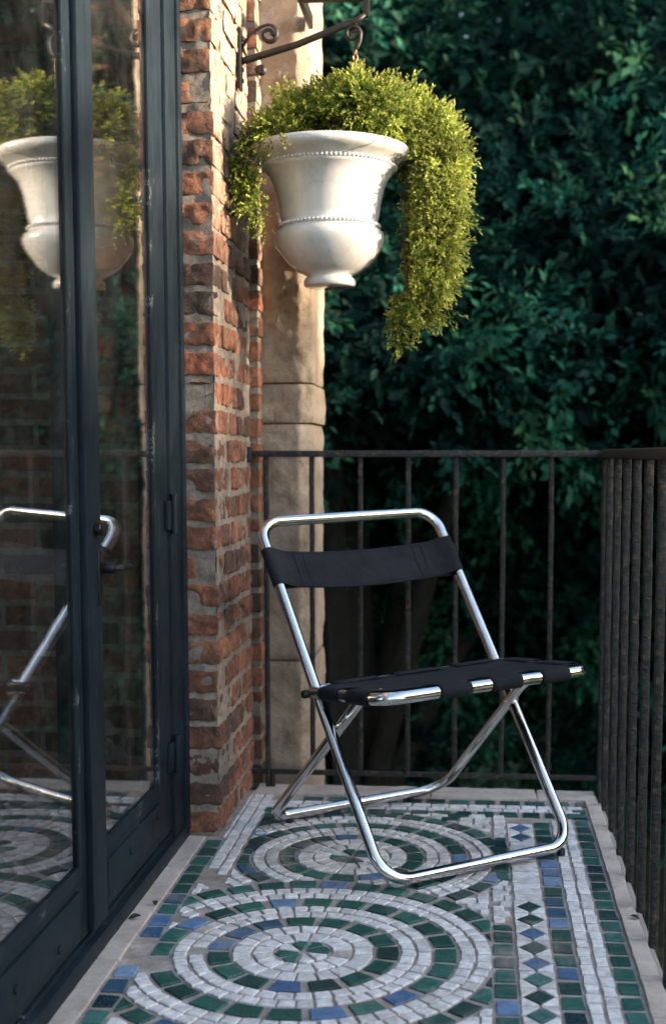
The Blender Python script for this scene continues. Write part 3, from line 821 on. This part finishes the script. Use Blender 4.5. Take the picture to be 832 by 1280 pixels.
# back strap: closed sleeve round both uprights
upL = (fTL-fBL).normalized(); upR = (fTR-fBR).normalized()
def onL(t): return fBL+(fTL-fBL)*t
def onR(t): return fBR+(fTR-fBR)*t
fr_n = (fTR-fTL).cross(upL).normalized()
if fr_n.y > 0: fr_n = -fr_n
m = MB(); vs = []; fs = []; NU, NV = 40, 8
loop = []
for i in range(NU+1): loop.append(('f', i/NU))
for i in range(1, 6): loop.append(('r', i/6))
for i in range(NU+1): loop.append(('b', 1-i/NU))
for i in range(1, 6): loop.append(('l', i/6))
for j in range(NV+1):
    t = .797+(.908-.797)*j/NV
    A, B = onL(t+.004), onR(t); ax = (B-A).normalized(); rr = .0160
    if j in (0, NV): rr = .0156
    for kd, q in loop:
        if kd in 'fb':
            p = A+(B-A)*q; bow = math.sin(math.pi*q); s = 1 if kd == 'f' else -1
            droop = noise.noise(V((q*5, j*.4, 2)))*.002
            off = s*(rr if q in (0, 1) else rr*.97) if (q < .03 or q > .97) else s*max(.0025, rr*(1-min(1, min(q, 1-q)/.12)))
            p = p+fr_n*(off-.020*bow**.8+droop)-V((0, 0, 1))*(.006*bow)
        else:
            a = math.pi*q; c_ = B if kd == 'r' else A; dr = 1 if kd == 'r' else -1
            if kd == 'r': p = c_+fr_n*rr*math.cos(a)+ax*rr*math.sin(a)
            else: p = c_-fr_n*rr*math.cos(a)-ax*rr*math.sin(a)
        vs.append(p)
n = len(loop)
for j in range(NV):
    for i in range(n): fs.append((j*n+i, j*n+(i+1) % n, (j+1)*n+(i+1) % n, (j+1)*n+i))
m.add(vs, fs); strap = m.build('back_strap', CANVAS, chair, True)
m = MB()
STI = simple('stitching', (.004, .004, .005), .9)
def strapP(q, j):
    t = .797+(.908-.797)*j; A, B = onL(t+.004), onR(t); bow = math.sin(math.pi*q)
    return A+(B-A)*q+fr_n*(max(.0025, .0160*(1-min(1, min(q, 1-q)/.12)))-.020*bow**.8+.0012)-V((0, 0, 1))*(.006*bow)
for q in (.135, .185, .80, .85):
    for k in range(22):
        a = .03+.94*k/22; m.tube([strapP(q, a), strapP(q, a+.028)], .0011, 5)
for jj in (.07, .93):
    for k in range(80):
        q = .03+.94*k/80; m.tube([strapP(q, jj), strapP(q+.008, jj)], .0007, 4)
m.build('stitching', STI, strap)
# feet and pivots
for p in (fBL+(fBR-fBL)*.17, fBL+(fBR-fBL)*.94, rBL+(rBR-rBL)*.10, rBL+(rBR-rBL)*.80):
    m = MB(); m.disc(p-V((0, 0, .0225)), (0, 0, 1), .010, .017, 12); m.build('rubber_foot', RUBBER, chair, True)
pv = fBL+(fTL-fBL)*.492
m = MB(); m.disc(pv-udir*.040, udir, .0105, .022, 12); m.tube([pv-udir*.02, pv+udir*.03], .005, 8); auto(m.build('pivot_bolt', BOLTM, chair))
pv2 = fBR+(fTR-fBR)*.500
m = MB(); m.disc(pv2+udir*.040, -udir, .0105, .022, 12); m.tube([pv2-udir*.03, pv2+udir*.02], .005, 8); auto(m.build('pivot_bolt', BOLTM, chair))
for a, b, c_, d in ((rBL, lTL, fBL, fTL), (rBR, lTR, fBR, fTR)):
    # crossing of leg frame and back frame
    best = min(((a+(b-a)*i/60, c_+(d-c_)*j/60) for i in range(30, 60) for j in range(10, 50)), key=lambda q: (q[0]-q[1]).length)
    mid = (best[0]+best[1])/2; m = MB(); m.tube([mid-udir*.022, mid+udir*.022], .0055, 10); auto(m.build('rivet', CHROME, chair))

# ------------------------------------------------------------------ wall bracket and chain
br = thing('wall_bracket', (-.66, 3.60, 2.08), 'black scrolled iron bracket fixed high on the brick pier', 'bracket')
YA = 3.60
m = MB(); m.box(-.662, -.653, YA-.018, YA+.018, 2.00, 2.165, .003); auto(m.build('wall_plate', DARKMET, br))
for zz in (2.025, 2.055, 2.135):
    m = MB(); m.disc((-.654, YA, zz), (1, 0, 0), .006, .007, 10); auto(m.build('screw', DARKMET, br))
m = MB(); m.tube([(-.655, YA, 2.078), (-.642, YA, 2.080), (-.50, YA, 2.118), (-.335, YA, 2.178), (-.312, YA, 2.192)], [.0085, .010, .0095, .009, .0075], 10)
m.build('arm', DARKMET, br, True)
def spiral(c, r0, r1, a0, turns, n=40, y=YA):
    return [(c[0]+(r0+(r1-r0)*i/n)*math.cos(a0+turns*2*math.pi*i/n), y, c[1]+(r0+(r1-r0)*i/n)*math.sin(a0+turns*2*math.pi*i/n)) for i in range(n+1)]
m = MB()
pts = [(-.652, YA, 2.115), (-.63, YA, 2.148), (-.60, YA, 2.168)]+spiral((-.577, 2.147), .026, .008, 1.7, -1.35, 40)
m.tube(pts, [.0038]*len(pts), 8, sx=1.8); m.build('scroll', DARKMET, br, True)
m = MB(); m.tube([(-.652, YA, 2.12), (-.645, YA, 2.10), (-.635, YA, 2.085)], .004, 8); m.build('brace', DARKMET, br, True)
m = MB(); m.disc((-.600, YA-.008, 2.052), (0, 1, 0), .0155, .014, 18, .35)
auto(m.build('rosette', DARKMET, br))
m = MB(); m.box(-.318, -.300, YA-.006, YA+.006, 2.185, 2.25, .002); m.box(-.495, -.300, YA+.004, YA+.018, 2.232, 2.275, .003); m.box(-.499, -.485, YA+.006, 3.84, 2.234, 2.273, .003)
auto(m.build('stay', DARKMET, br))
# curled hook under the arm
hx = -.343
m = MB(); pts = [(hx+.002, YA, 2.168), (hx+.018, YA, 2.158)]+spiral((hx, 2.140), .0225, .006, .7, 1.5, 46)
pts = spiral((hx-.004, 2.142), .006, .022, 2.2, -1.35, 46)
pts += [(hx+.016, YA, 2.122), (hx+.009, YA, 2.108), (hx+.004, YA, 2.098)]
m.tube(pts, [.0035+.003*min(1, i/30) for i in range(len(pts))], 8); m.tube([(hx+.006, YA, 2.162), (hx+.004, YA, 2.182)], .004, 8)
m.build('hook', DARKMET, br, True)
UC = V((-.405, 3.55, 0))    # urn axis
ch = thing('hanging_chain', (hx, YA, 2.08), 'short aged brass chain from the bracket hook to the urn', 'chain')
def link(c, d, side, L_=.021, r_=.0019):
    d = V(d).normalized(); s = V(side).normalized(); c = V(c); pts = []
    for k in range(16):
        a = 2*math.pi*k/16; pts.append(c+d*math.sin(a)*L_/2+s*math.cos(a)*L_*.30)
    m.tube(pts, r_, 6, True)
m = MB(); z = 2.094; i = 0
while z > 1.97:
    link((hx+.004, YA, z), (0, 0, 1), (1, .4, 0) if i % 2 else (-.4, 1, 0)); z -= .0145; i += 1
top = V((hx+.004, YA, 1.975))
for k in range(3):
    a = k*2.094+.6; end = UC+V((.175*math.cos(a), .175*math.sin(a), 1.822)); n_ = int((end-top).length/.0145)
    for q in range(n_):
        c_ = top+(end-top)*q/n_; d_ = end-top; sd = d_.orthogonal().normalized(); sd2 = d_.normalized().cross(sd); link(c_, d_, sd if q % 2 else sd2)
m.build('link', CHAIN, ch, True)

# ------------------------------------------------------------------ urn
urn = thing('hanging_urn', (UC.x, UC.y, 1.452), 'white glazed campana urn with beaded bands hanging from the bracket', 'urn')
Z0 = 1.455  # foot height
prof = [(.0, 0), (.066, 0), (.0705, .004), (.0715, .014), (.069, .022), (.062, .027), (.064, .031), (.085, .040), (.110, .058), (.128, .080), (.144, .104), (.1505, .126),
        (.149, .143), (.1375, .152), (.134, .156), (.1355, .162), (.134, .168), (.1325, .174), (.136, .190), (.1395, .215), (.1445, .240), (.151, .265), (.161, .288), (.174, .305), (.181, .311), (.179, .317), (.1815, .322), (.185, .324),
        (.193, .330), (.206, .337), (.2165, .344), (.2205, .351), (.2205, .360), (.217, .366), (.208, .3695), (.19, .371), (.180, .368), (.174, .355), (.166, .33), (.0, .33)]
m = MB(); m.lathe(prof, (UC.x, UC.y, Z0), 96); body = m.build('body', CERAM, urn, True)
m = MB(); nb = 74
for k in range(nb):
    a = 2*math.pi*k/nb; m.sphere((UC.x+.1365*math.cos(a), UC.y+.1365*math.sin(a), Z0+.162), .0049, 8)
m.build('lower_beading', CERAM, urn, True)
m = MB(); nb = 96
for k in range(nb):
    a = 2*math.pi*k/nb; m.sphere((UC.x+.1815*math.cos(a), UC.y+.1815*math.sin(a), Z0+.3175), .0045, 8)
m.build('upper_beading', CERAM, urn, True)
m = MB(); m.lathe([(.171, .335), (.16, .345), (.08, .355), (.0, .36)], (UC.x, UC.y, Z0), 40); m.build('soil', SOIL, urn, True)

# ------------------------------------------------------------------ leaves
def leaf_cloud(name, P, D, size, aspect, rs, matl, tint, parent=None, fold=.25, upb=0.):
    """P points, D leaf directions (numpy, n x 3); folded four-vertex-pair leaves"""
    n = len(P); up = rs.normal(size=(n, 3))*(1 if upb == 0 else .45)+np.array([0, -.35, 1])*upb; D = D/np.linalg.norm(D, axis=1, keepdims=True)
    S_ = np.cross(D, up); S_ /= np.linalg.norm(S_, axis=1, keepdims=True); Nn = np.cross(S_, D)
    L_ = (size*rs.uniform(.7, 1.3, n))[:, None]; W = L_*aspect
    v0 = P; v1 = P+D*L_*.5+S_*W*.5+Nn*W*fold; v2 = P+D*L_-Nn*L_*.12; v3 = P+D*L_*.5-S_*W*.5+Nn*W*fold
    vs = np.stack([v0, v1, v2, v3], 1).reshape(-1, 3)
    b = np.arange(n)*4
    tri = np.stack([b, b+1, b+2, b, b+2, b+3], 1).reshape(-1)
    me = bpy.data.meshes.new(name); me.vertices.add(len(vs)); me.vertices.foreach_set('co', vs.astype(np.float32).reshape(-1))
    me.loops.add(len(tri)); me.loops.foreach_set('vertex_index', tri.astype(np.int32))
    me.polygons.add(2*n); me.polygons.foreach_set('loop_start', np.arange(0, 6*n, 3, dtype=np.int32))
    me.materials.append(matl); me.update(calc_edges=True)
    a = me.attributes.new('tint', 'FLOAT', 'FACE'); a.data.foreach_set('value', np.repeat(tint, 2).astype(np.float32))
    o = bpy.data.objects.new(name, me); COL.objects.link(o)
    if parent: o.parent = parent
    return o
def unit(a): return a/np.maximum(1e-9, np.linalg.norm(a, axis=1, keepdims=True))
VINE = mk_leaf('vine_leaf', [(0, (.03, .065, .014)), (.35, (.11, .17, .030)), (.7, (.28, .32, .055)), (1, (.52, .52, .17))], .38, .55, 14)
rs = np.random.default_rng(5)
plant = thing('trailing_plant', (UC.x, UC.y, 1.80), 'yellow green trailing plant spilling from the white urn, longest down the right', 'plant')
# centreline blobs: (x, y, z, rx, ry, rz, weight, sparse)
blobs = [(-.385, 3.52, 1.905, .11, .13, .075, 9), (-.47, 3.52, 1.885, .10, .13, .065, 7), (-.55, 3.50, 1.85, .07, .12, .05, 3), (-.28, 3.50, 1.90, .10, .14, .075, 9), (-.33, 3.46, 1.93, .06, .09, .055, 4),
         (-0.201, 3.65, 1.918, 0.085, 0.108, .070, 9), (-0.142, 3.63, 1.865, 0.083, 0.115, .080, 10), (-0.125, 3.62, 1.781, 0.083, 0.122, .080, 10), (-0.129, 3.61, 1.692, 0.081, 0.122, .080, 9),
         (-0.132, 3.61, 1.601, 0.082, 0.108, .075, 7.5), (-0.139, 3.61, 1.522, 0.074, 0.086, .065, 4.6), (-0.150, 3.61, 1.454, 0.062, 0.065, .05, 2.4), (-0.174, 3.61, 1.395, 0.055, 0.043, .035, 1.3), (-0.201, 3.61, 1.354, 0.044, 0.029, .028, .8),
         (-0.084, 3.61, 1.475, 0.032, 0.036, .04, .7), (-0.216, 3.61, 1.306, 0.015, 0.014, .018, .22),
         (-.625, 3.48, 1.80, .035, .08, .05, 1.6), (-.628, 3.45, 1.745, .030, .07, .045, 1.3), (-.60, 3.43, 1.69, .030, .05, .045, 1.1), (-.572, 3.42, 1.64, .028, .05, .04, .9), (-.553, 3.42, 1.60, .022, .04, .03, .5),
         (-.52, 3.40, 1.83, .07, .05, .04, 1.5), (-.196, 3.60, 1.63, .026, .05, .06, .9), (-.200, 3.60, 1.54, .030, .05, .06, 1.0), (-.105, 3.60, 1.40, .028, .04, .035, .6), (-.215, 3.60, 1.45, .022, .03, .03, .4)]
for q_ in range(46):      # sprigs that break the outline
    b_ = blobs[rnd.randrange(14)]; a_ = rnd.uniform(-.6, 2.4) if b_[2] > 1.86 else rnd.choice((rnd.uniform(-1.2, .6), rnd.uniform(2.6, 4.0)))
    if b_[0] < -.2 and b_[2] < 1.86: continue
    px_, pz_ = b_[0]+math.cos(a_)*(b_[3]+.008), b_[2]+math.sin(a_)*(b_[5]+.008)
    blobs.append((px_, b_[1]+rnd.uniform(-.6, .3)*b_[4], pz_, .017, .03, .017, .17))
PP, DD, TT, WW = [], [], [], []
TP = MB()
tot = sum(b[6] for b in blobs); NT = 8600
for b in blobs:
    k = int(NT*b[6]/tot*(.42 if b[0] > -.215 and b[2] < 1.89 and b[6] > .5 else 1)); u = unit(rs.normal(size=(k, 3))); rad = rs.uniform(.12, 1.0, (k, 1))**.5*rs.choice([1, 1, 1, 1.12], (k, 1))
    c_ = np.array(b[:3]); e = np.array(b[3:6]); P0 = c_+u*e*rad
    out = unit(u/e*np.array([1, 1, 1])); grav = np.array([0, 0, -.25 if b[2] < 1.86 else .35])
    d = unit(out*.8+grav+rs.normal(size=(k, 3))*.45)
    nl = 13
    Lt = rs.uniform(.018, .056, (k, 1))
    for q in range(nl):
        f_ = q/(nl-1); pos = P0+d*Lt*f_+np.array([0, 0, -.008])*f_*f_
        side = unit(np.cross(d, rs.normal(size=(k, 3))))
        ld = unit(d*(.55+.5*f_)+side*(1-f_*.6))
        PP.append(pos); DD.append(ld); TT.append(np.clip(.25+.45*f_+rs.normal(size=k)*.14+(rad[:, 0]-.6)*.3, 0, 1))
casc = [(-.29, 3.56, 1.90, .05, .10, .02)]+[b[:6] for b in blobs[5:14]]
strands = []
for k in range(46):
    r_ = math.sqrt(rnd.uniform(.05, 1.)); a_ = rnd.uniform(0, 2*math.pi); ou, ov = r_*math.cos(a_), r_*math.sin(a_)
    last = min(len(casc)-1, 3+int(rnd.random()**.8*(len(casc)-2)))
    path = [V((b[0]+ou*b[3]*1.06+rnd.uniform(-.012, .012), b[1]+ov*b[4], b[2]+rnd.uniform(-.01, .01)+(.04*ou if q < 3 else 0))) for q, b in enumerate(casc[:last+1])]
    path = round_path(path, .03, False, 3); strands.append(path)
    for i in range(len(path)-1):
        seg = path[i+1]-path[i]; nq = max(1, int(seg.length/.0045))
        base_ = np.array([path[i]+seg*((q+rnd.random())/nq) for q in range(nq)])
        kq = len(base_); d = unit(rs.normal(size=(kq, 3))+np.array([ou*.7, ov*.4-.3, -.25])); Ls = rs.uniform(.010, .046, (kq, 1))
        for q in range(9):
            f_ = q/8; side = unit(np.cross(d, rs.normal(size=(kq, 3))))
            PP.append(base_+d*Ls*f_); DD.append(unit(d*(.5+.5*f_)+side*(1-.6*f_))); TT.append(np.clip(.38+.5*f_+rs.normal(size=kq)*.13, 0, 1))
P_ = np.concatenate(PP); D_ = np.concatenate(DD); T_ = np.concatenate(TT)
# keep leaves out of the urn wall and pier
dist = np.hypot(P_[:, 0]-UC.x, P_[:, 1]-UC.y); keep = ~((dist < .222) & (P_[:, 2] < 1.826) & (P_[:, 2] > 1.44)) & (P_[:, 0] > -.652)
keep &= ~((dist < .165) & (P_[:, 2] < 1.80))
P_, D_, T_ = P_[keep], D_[keep], T_[keep]
base = np.array(plant.location)
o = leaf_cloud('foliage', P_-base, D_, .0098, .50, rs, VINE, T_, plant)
for p_ in strands: TP.tube(p_, .0011, 5)
for k in range(16):
    b = blobs[rnd.choice((0, 1, 2, 3, 4, 16, 17, 18))]; a = UC+V((rnd.uniform(-.1, .1), rnd.uniform(-.1, .1), 1.81))
    e = V(b[:3])+V((rnd.uniform(-1, 1)*b[3], rnd.uniform(-1, 1)*b[4], rnd.uniform(-1, 1)*b[5]))
    sgn = V((e.x-UC.x, e.y-UC.y, 0)); rim = UC+sgn.normalized()*.235 if sgn.length > .01 else UC
    pts = [a, V((rim.x, rim.y, 1.865)), e] if e.z < 1.83 else [a, (a+e)/2+V((0, 0, .02)), e]
    TP.tube(round_path(pts, .04, False, 5), .0016, 5)
TP.build('stem', TWIG, plant, True)

# ------------------------------------------------------------------ trees
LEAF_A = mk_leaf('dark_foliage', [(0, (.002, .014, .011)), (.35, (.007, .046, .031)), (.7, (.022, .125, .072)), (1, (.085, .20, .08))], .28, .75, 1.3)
def crown_points(rs, lobes, ncl, nleaf, rcl, core):
    P, D, T = [], [], []
    w = np.array([l[3]*l[4] for l in lobes]); w = w/w.sum()
    for li, l in enumerate(lobes):
        k = int(ncl*w[li]); c_ = np.array(l[:3]); e = np.array([l[3], l[3], l[4]])
        u = unit(rs.normal(size=(k, 3))); rad = rs.uniform(.72, 1.06, (k, 1)); C_ = c_+u*e*rad; out = unit(u/e)
        for i in range(k):
            o_ = out[i]+np.array([0, 0, .15]); o_ /= np.linalg.norm(o_)
            # spray: several twigs fanned round the outward direction
            nt_ = 7; fan = unit(o_[None]*.75+rs.normal(size=(nt_, 3))*.55); ln = rcl*rs.uniform(.6, 1.15, (nt_, 1))
            m_ = max(3, nleaf//nt_); tt = np.clip(rs.beta(1.6, 2.2)*.95, 0, 1)
            for q in range(m_):
                f_ = (q+.6)/m_; pos = C_[i]+fan*ln*f_+np.array([0, 0, -.10*rcl])*f_*f_
                sd = unit(np.cross(fan, rs.normal(size=(nt_, 3))))
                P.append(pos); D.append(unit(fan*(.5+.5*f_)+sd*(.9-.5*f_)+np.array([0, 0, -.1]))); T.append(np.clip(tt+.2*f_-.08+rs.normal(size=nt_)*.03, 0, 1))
    return np.concatenate(P), np.concatenate(D), np.concatenate(T)
def make_tree(seed, lobes, ncl, nleaf, rcl, lsize, trunk_h, label, loc, group):
    t = thing('leafy_tree', loc, label, 'tree', group); rs = np.random.default_rng(seed)
    P, D, T = crown_points(rs, lobes, ncl, nleaf, rcl, 0)
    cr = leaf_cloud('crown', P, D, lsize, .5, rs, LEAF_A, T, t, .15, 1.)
    # larger inner leaves that close the heart of the crown
    P2, D2, T2 = [], [], []
    for l in lobes:
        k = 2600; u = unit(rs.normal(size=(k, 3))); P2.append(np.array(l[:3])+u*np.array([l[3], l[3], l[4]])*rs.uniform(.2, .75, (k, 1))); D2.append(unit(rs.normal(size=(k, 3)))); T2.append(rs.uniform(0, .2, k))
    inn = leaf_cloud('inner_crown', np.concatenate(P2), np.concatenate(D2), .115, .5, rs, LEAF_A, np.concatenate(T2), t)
    m = MB(); rr = random.Random(seed); s0 = lobes[0]
    m.tube([(0, 0, -.2), (.05, 0, trunk_h*.5), (.1, .05, trunk_h), (s0[0]*.5, s0[1]*.5, s0[2])], [.26, .2, .16, .08], 10)
    for l in lobes:
        m.tube([(.05, .02, trunk_h*.7), (l[0]*.5, l[1]*.5, (trunk_h+l[2])/2), (l[0], l[1], l[2]+l[4]*.4)], [.10, .07, .025], 7)
    tr = mesh_obj('trunk', m.v, m.f, BARK, t, True)
    return t
def dup(t, loc, rz, s, label):
    c = t.copy(); COL.objects.link(c); c.location = loc; c.rotation_euler = (0, 0, rz); c.scale = (s, s, s); c['label'] = label
    for ch_ in list(t.children):
        d = ch_.copy(); COL.objects.link(d); d.parent = c
    return c
GZ = -3.4
lobA = [(0, .2, 5.6, 1.7, 1.4), (-1.1, -1.1, 5.3, 1.2, 1.0), (1.2, -1.0, 5.1, 1.2, .95), (.1, -1.6, 5.0, 1.1, .85), (-.9, .8, 5.0, 1.1, 1.1), (.9, .9, 5.6, 1.1, 1.2), (-.3, -.9, 6.6, 1.1, .9), (1.3, .7, 3.4, 1.0, .9), (-1.2, .8, 3.2, 1.1, .9), (0, .9, 2.2, 1.2, 1.0), (-.7, -.7, 3.9, .6, .4)]
lobB = [(0, .2, 5.2, 1.6, 1.5), (-1.0, -1.2, 5.5, 1.1, .9), (1.0, -1.3, 5.4, 1.1, .9), (0, -1.5, 4.8, 1.0, .8), (-1.3, .6, 3.8, 1.1, 1.0), (1.3, .7, 3.2, 1.0, .9), (.1, -.2, 6.6, 1.2, 1.0), (-.5, .9, 2.3, 1.1, .9), (.8, -.5, 3.7, .6, .45)]
GRP = 'dark trees behind the balcony'
tA = make_tree(31, lobA, 900, 63, .33, .066, 2.2, 'x', (-.9, 8.6, GZ), GRP)
tB = make_tree(32, lobB, 900, 63, .33, .066, 2.0, 'x', (2.1, 8.9, GZ), GRP)
LB = 'tall dark green leafy tree standing beyond the railing, shaded under its crown'
tA['label'] = LB; tB['label'] = LB
for k, (src, x, y, rz, s) in enumerate([(tA, 4.9, 9.6, .35, 1.08), (tB, -3.8, 9.2, -.3, 1.05), (tA, .8, 10.6, .3, 1.25), (tB, 3.6, 12.0, .4, 1.15), (tB, -2.2, 11.6, -.4, 1.3), (tA, -5.8, 11.5, 3.3, 1.25),
                                     (tA, 7.6, 12.5, 5.0, 1.15), (tB, 9.2, 15.5, 2.2, 1.2), (tA, 2.2, 14.5, 1.4, 1.3), (tB, 5.6, 16.0, 3.0, 1.3)]):
    dup(src, (x, y, GZ), rz, s, LB)
# unseen trees added to the right, sized so their tops block the low sun
SL = 'unseen leafy tree added right of the balcony to block the low sun'
for k, (src, x, y, rz, s) in enumerate([(tA, 13.0, -4.6, .3, 1.35), (tB, 13.2, -1.7, 2.2, 1.34), (tA, 13.0, 1.7, 3.9, 1.045), (tB, 13.1, 3.8, 1.2, 1.045), (tA, 13.2, 6.0, 5.1, 1.05), (tB, 15.8, -.4, 3.1, 1.06), (tA, 15.6, 2.2, .9, 1.10), (tB, 15.8, 4.6, 4.4, 1.1),
                                     (tB, 8.2, 8.6, 2.9, 1.35), (tA, 9.6, 11.0, 1.9, 1.4)]):
    c_ = dup(src, (x, y, GZ), rz, s, SL); c_['group'] = 'unseen trees added to shade the balcony from the right'
# far wood closing the view, and the ground
rs = np.random.default_rng(77)
n = 90000; ang = rs.uniform(-1.2, 1.2, n); rad = rs.uniform(21, 27, n)
P = np.stack([np.sin(ang)*rad, np.cos(ang)*rad+1, rs.uniform(-3.4, 12, n)+1.2*np.sin(ang*9)+.8*np.sin(ang*23)], 1)
wood = leaf_cloud('far_wood', P, unit(rs.normal(size=(n, 3))+np.array([0, -1, .2])), .36, .6, rs, LEAF_A, rs.uniform(0, .5, n)); tag(wood, kind='stuff')
m = MB(); m.add([(-250, -250, GZ-.1), (250, -250, GZ-.1), (250, 250, GZ-.1), (-250, 250, GZ-.1)], [(0, 1, 2, 3)]); g = m.build('ground', GRASS); tag(g, kind='structure')

# ------------------------------------------------------------------ light, sky, camera
SDIR = V((.98, -.09, 0)).normalized(); EL = R(12.5)
w = bpy.data.worlds.new('World'); sc.world = w; w.use_nodes = True; nt = w.node_tree
sky = nt.nodes.new('ShaderNodeTexSky'); sky.sky_type = 'NISHITA'; sky.sun_disc = False; sky.air_density = .9; sky.dust_density = 1.6; sky.ozone_density = .7; sky.sun_elevation = EL; sky.sun_rotation = math.atan2(SDIR.x, SDIR.y)
nt.links.new(sky.outputs[0], nt.nodes['Background'].inputs[0]); nt.nodes['Background'].inputs[1].default_value = .15
sd = bpy.data.lights.new('sun', 'SUN'); sd.energy = 3.4; sd.angle = R(.9); sd.color = (1., .80, .57)
so = bpy.data.objects.new('sun', sd); COL.objects.link(so)
dv = V((SDIR.x*math.cos(EL), SDIR.y*math.cos(EL), math.sin(EL))); so.rotation_euler = dv.to_track_quat('Z', 'Y').to_euler()

cd = bpy.data.cameras.new('camera'); co = bpy.data.objects.new('camera', cd); COL.objects.link(co)
f = 1600.; yaw = math.atan(135/f); pit = math.atan(148/f)
cd.sensor_fit = 'HORIZONTAL'; cd.sensor_width = 36; cd.lens = f/832*36; cd.shift_x = -44/832; cd.shift_y = 75/832
co.location = (0, 0, 1.0); co.rotation_euler = (math.pi/2-pit, 0, yaw); cd.clip_end = 800; cd.clip_start = .05
cd.dof.use_dof = True; cd.dof.focus_distance = 2.9; cd.dof.aperture_fstop = 4.3
sc.camera = co
sc.view_settings.view_transform = 'Standard'; sc.view_settings.look = 'None'; sc.view_settings.gamma = 1; sc.view_settings.use_curve_mapping = False
sc.view_settings.exposure = 2.45
sc.cycles.use_denoising = True; sc.cycles.denoising_prefilter = 'ACCURATE'; sc.cycles.max_bounces = 8; sc.cycles.transparent_max_bounces = 12; sc.cycles.sample_clamp_indirect = 6
sc.cycles.caustics_reflective = False; sc.cycles.caustics_refractive = False
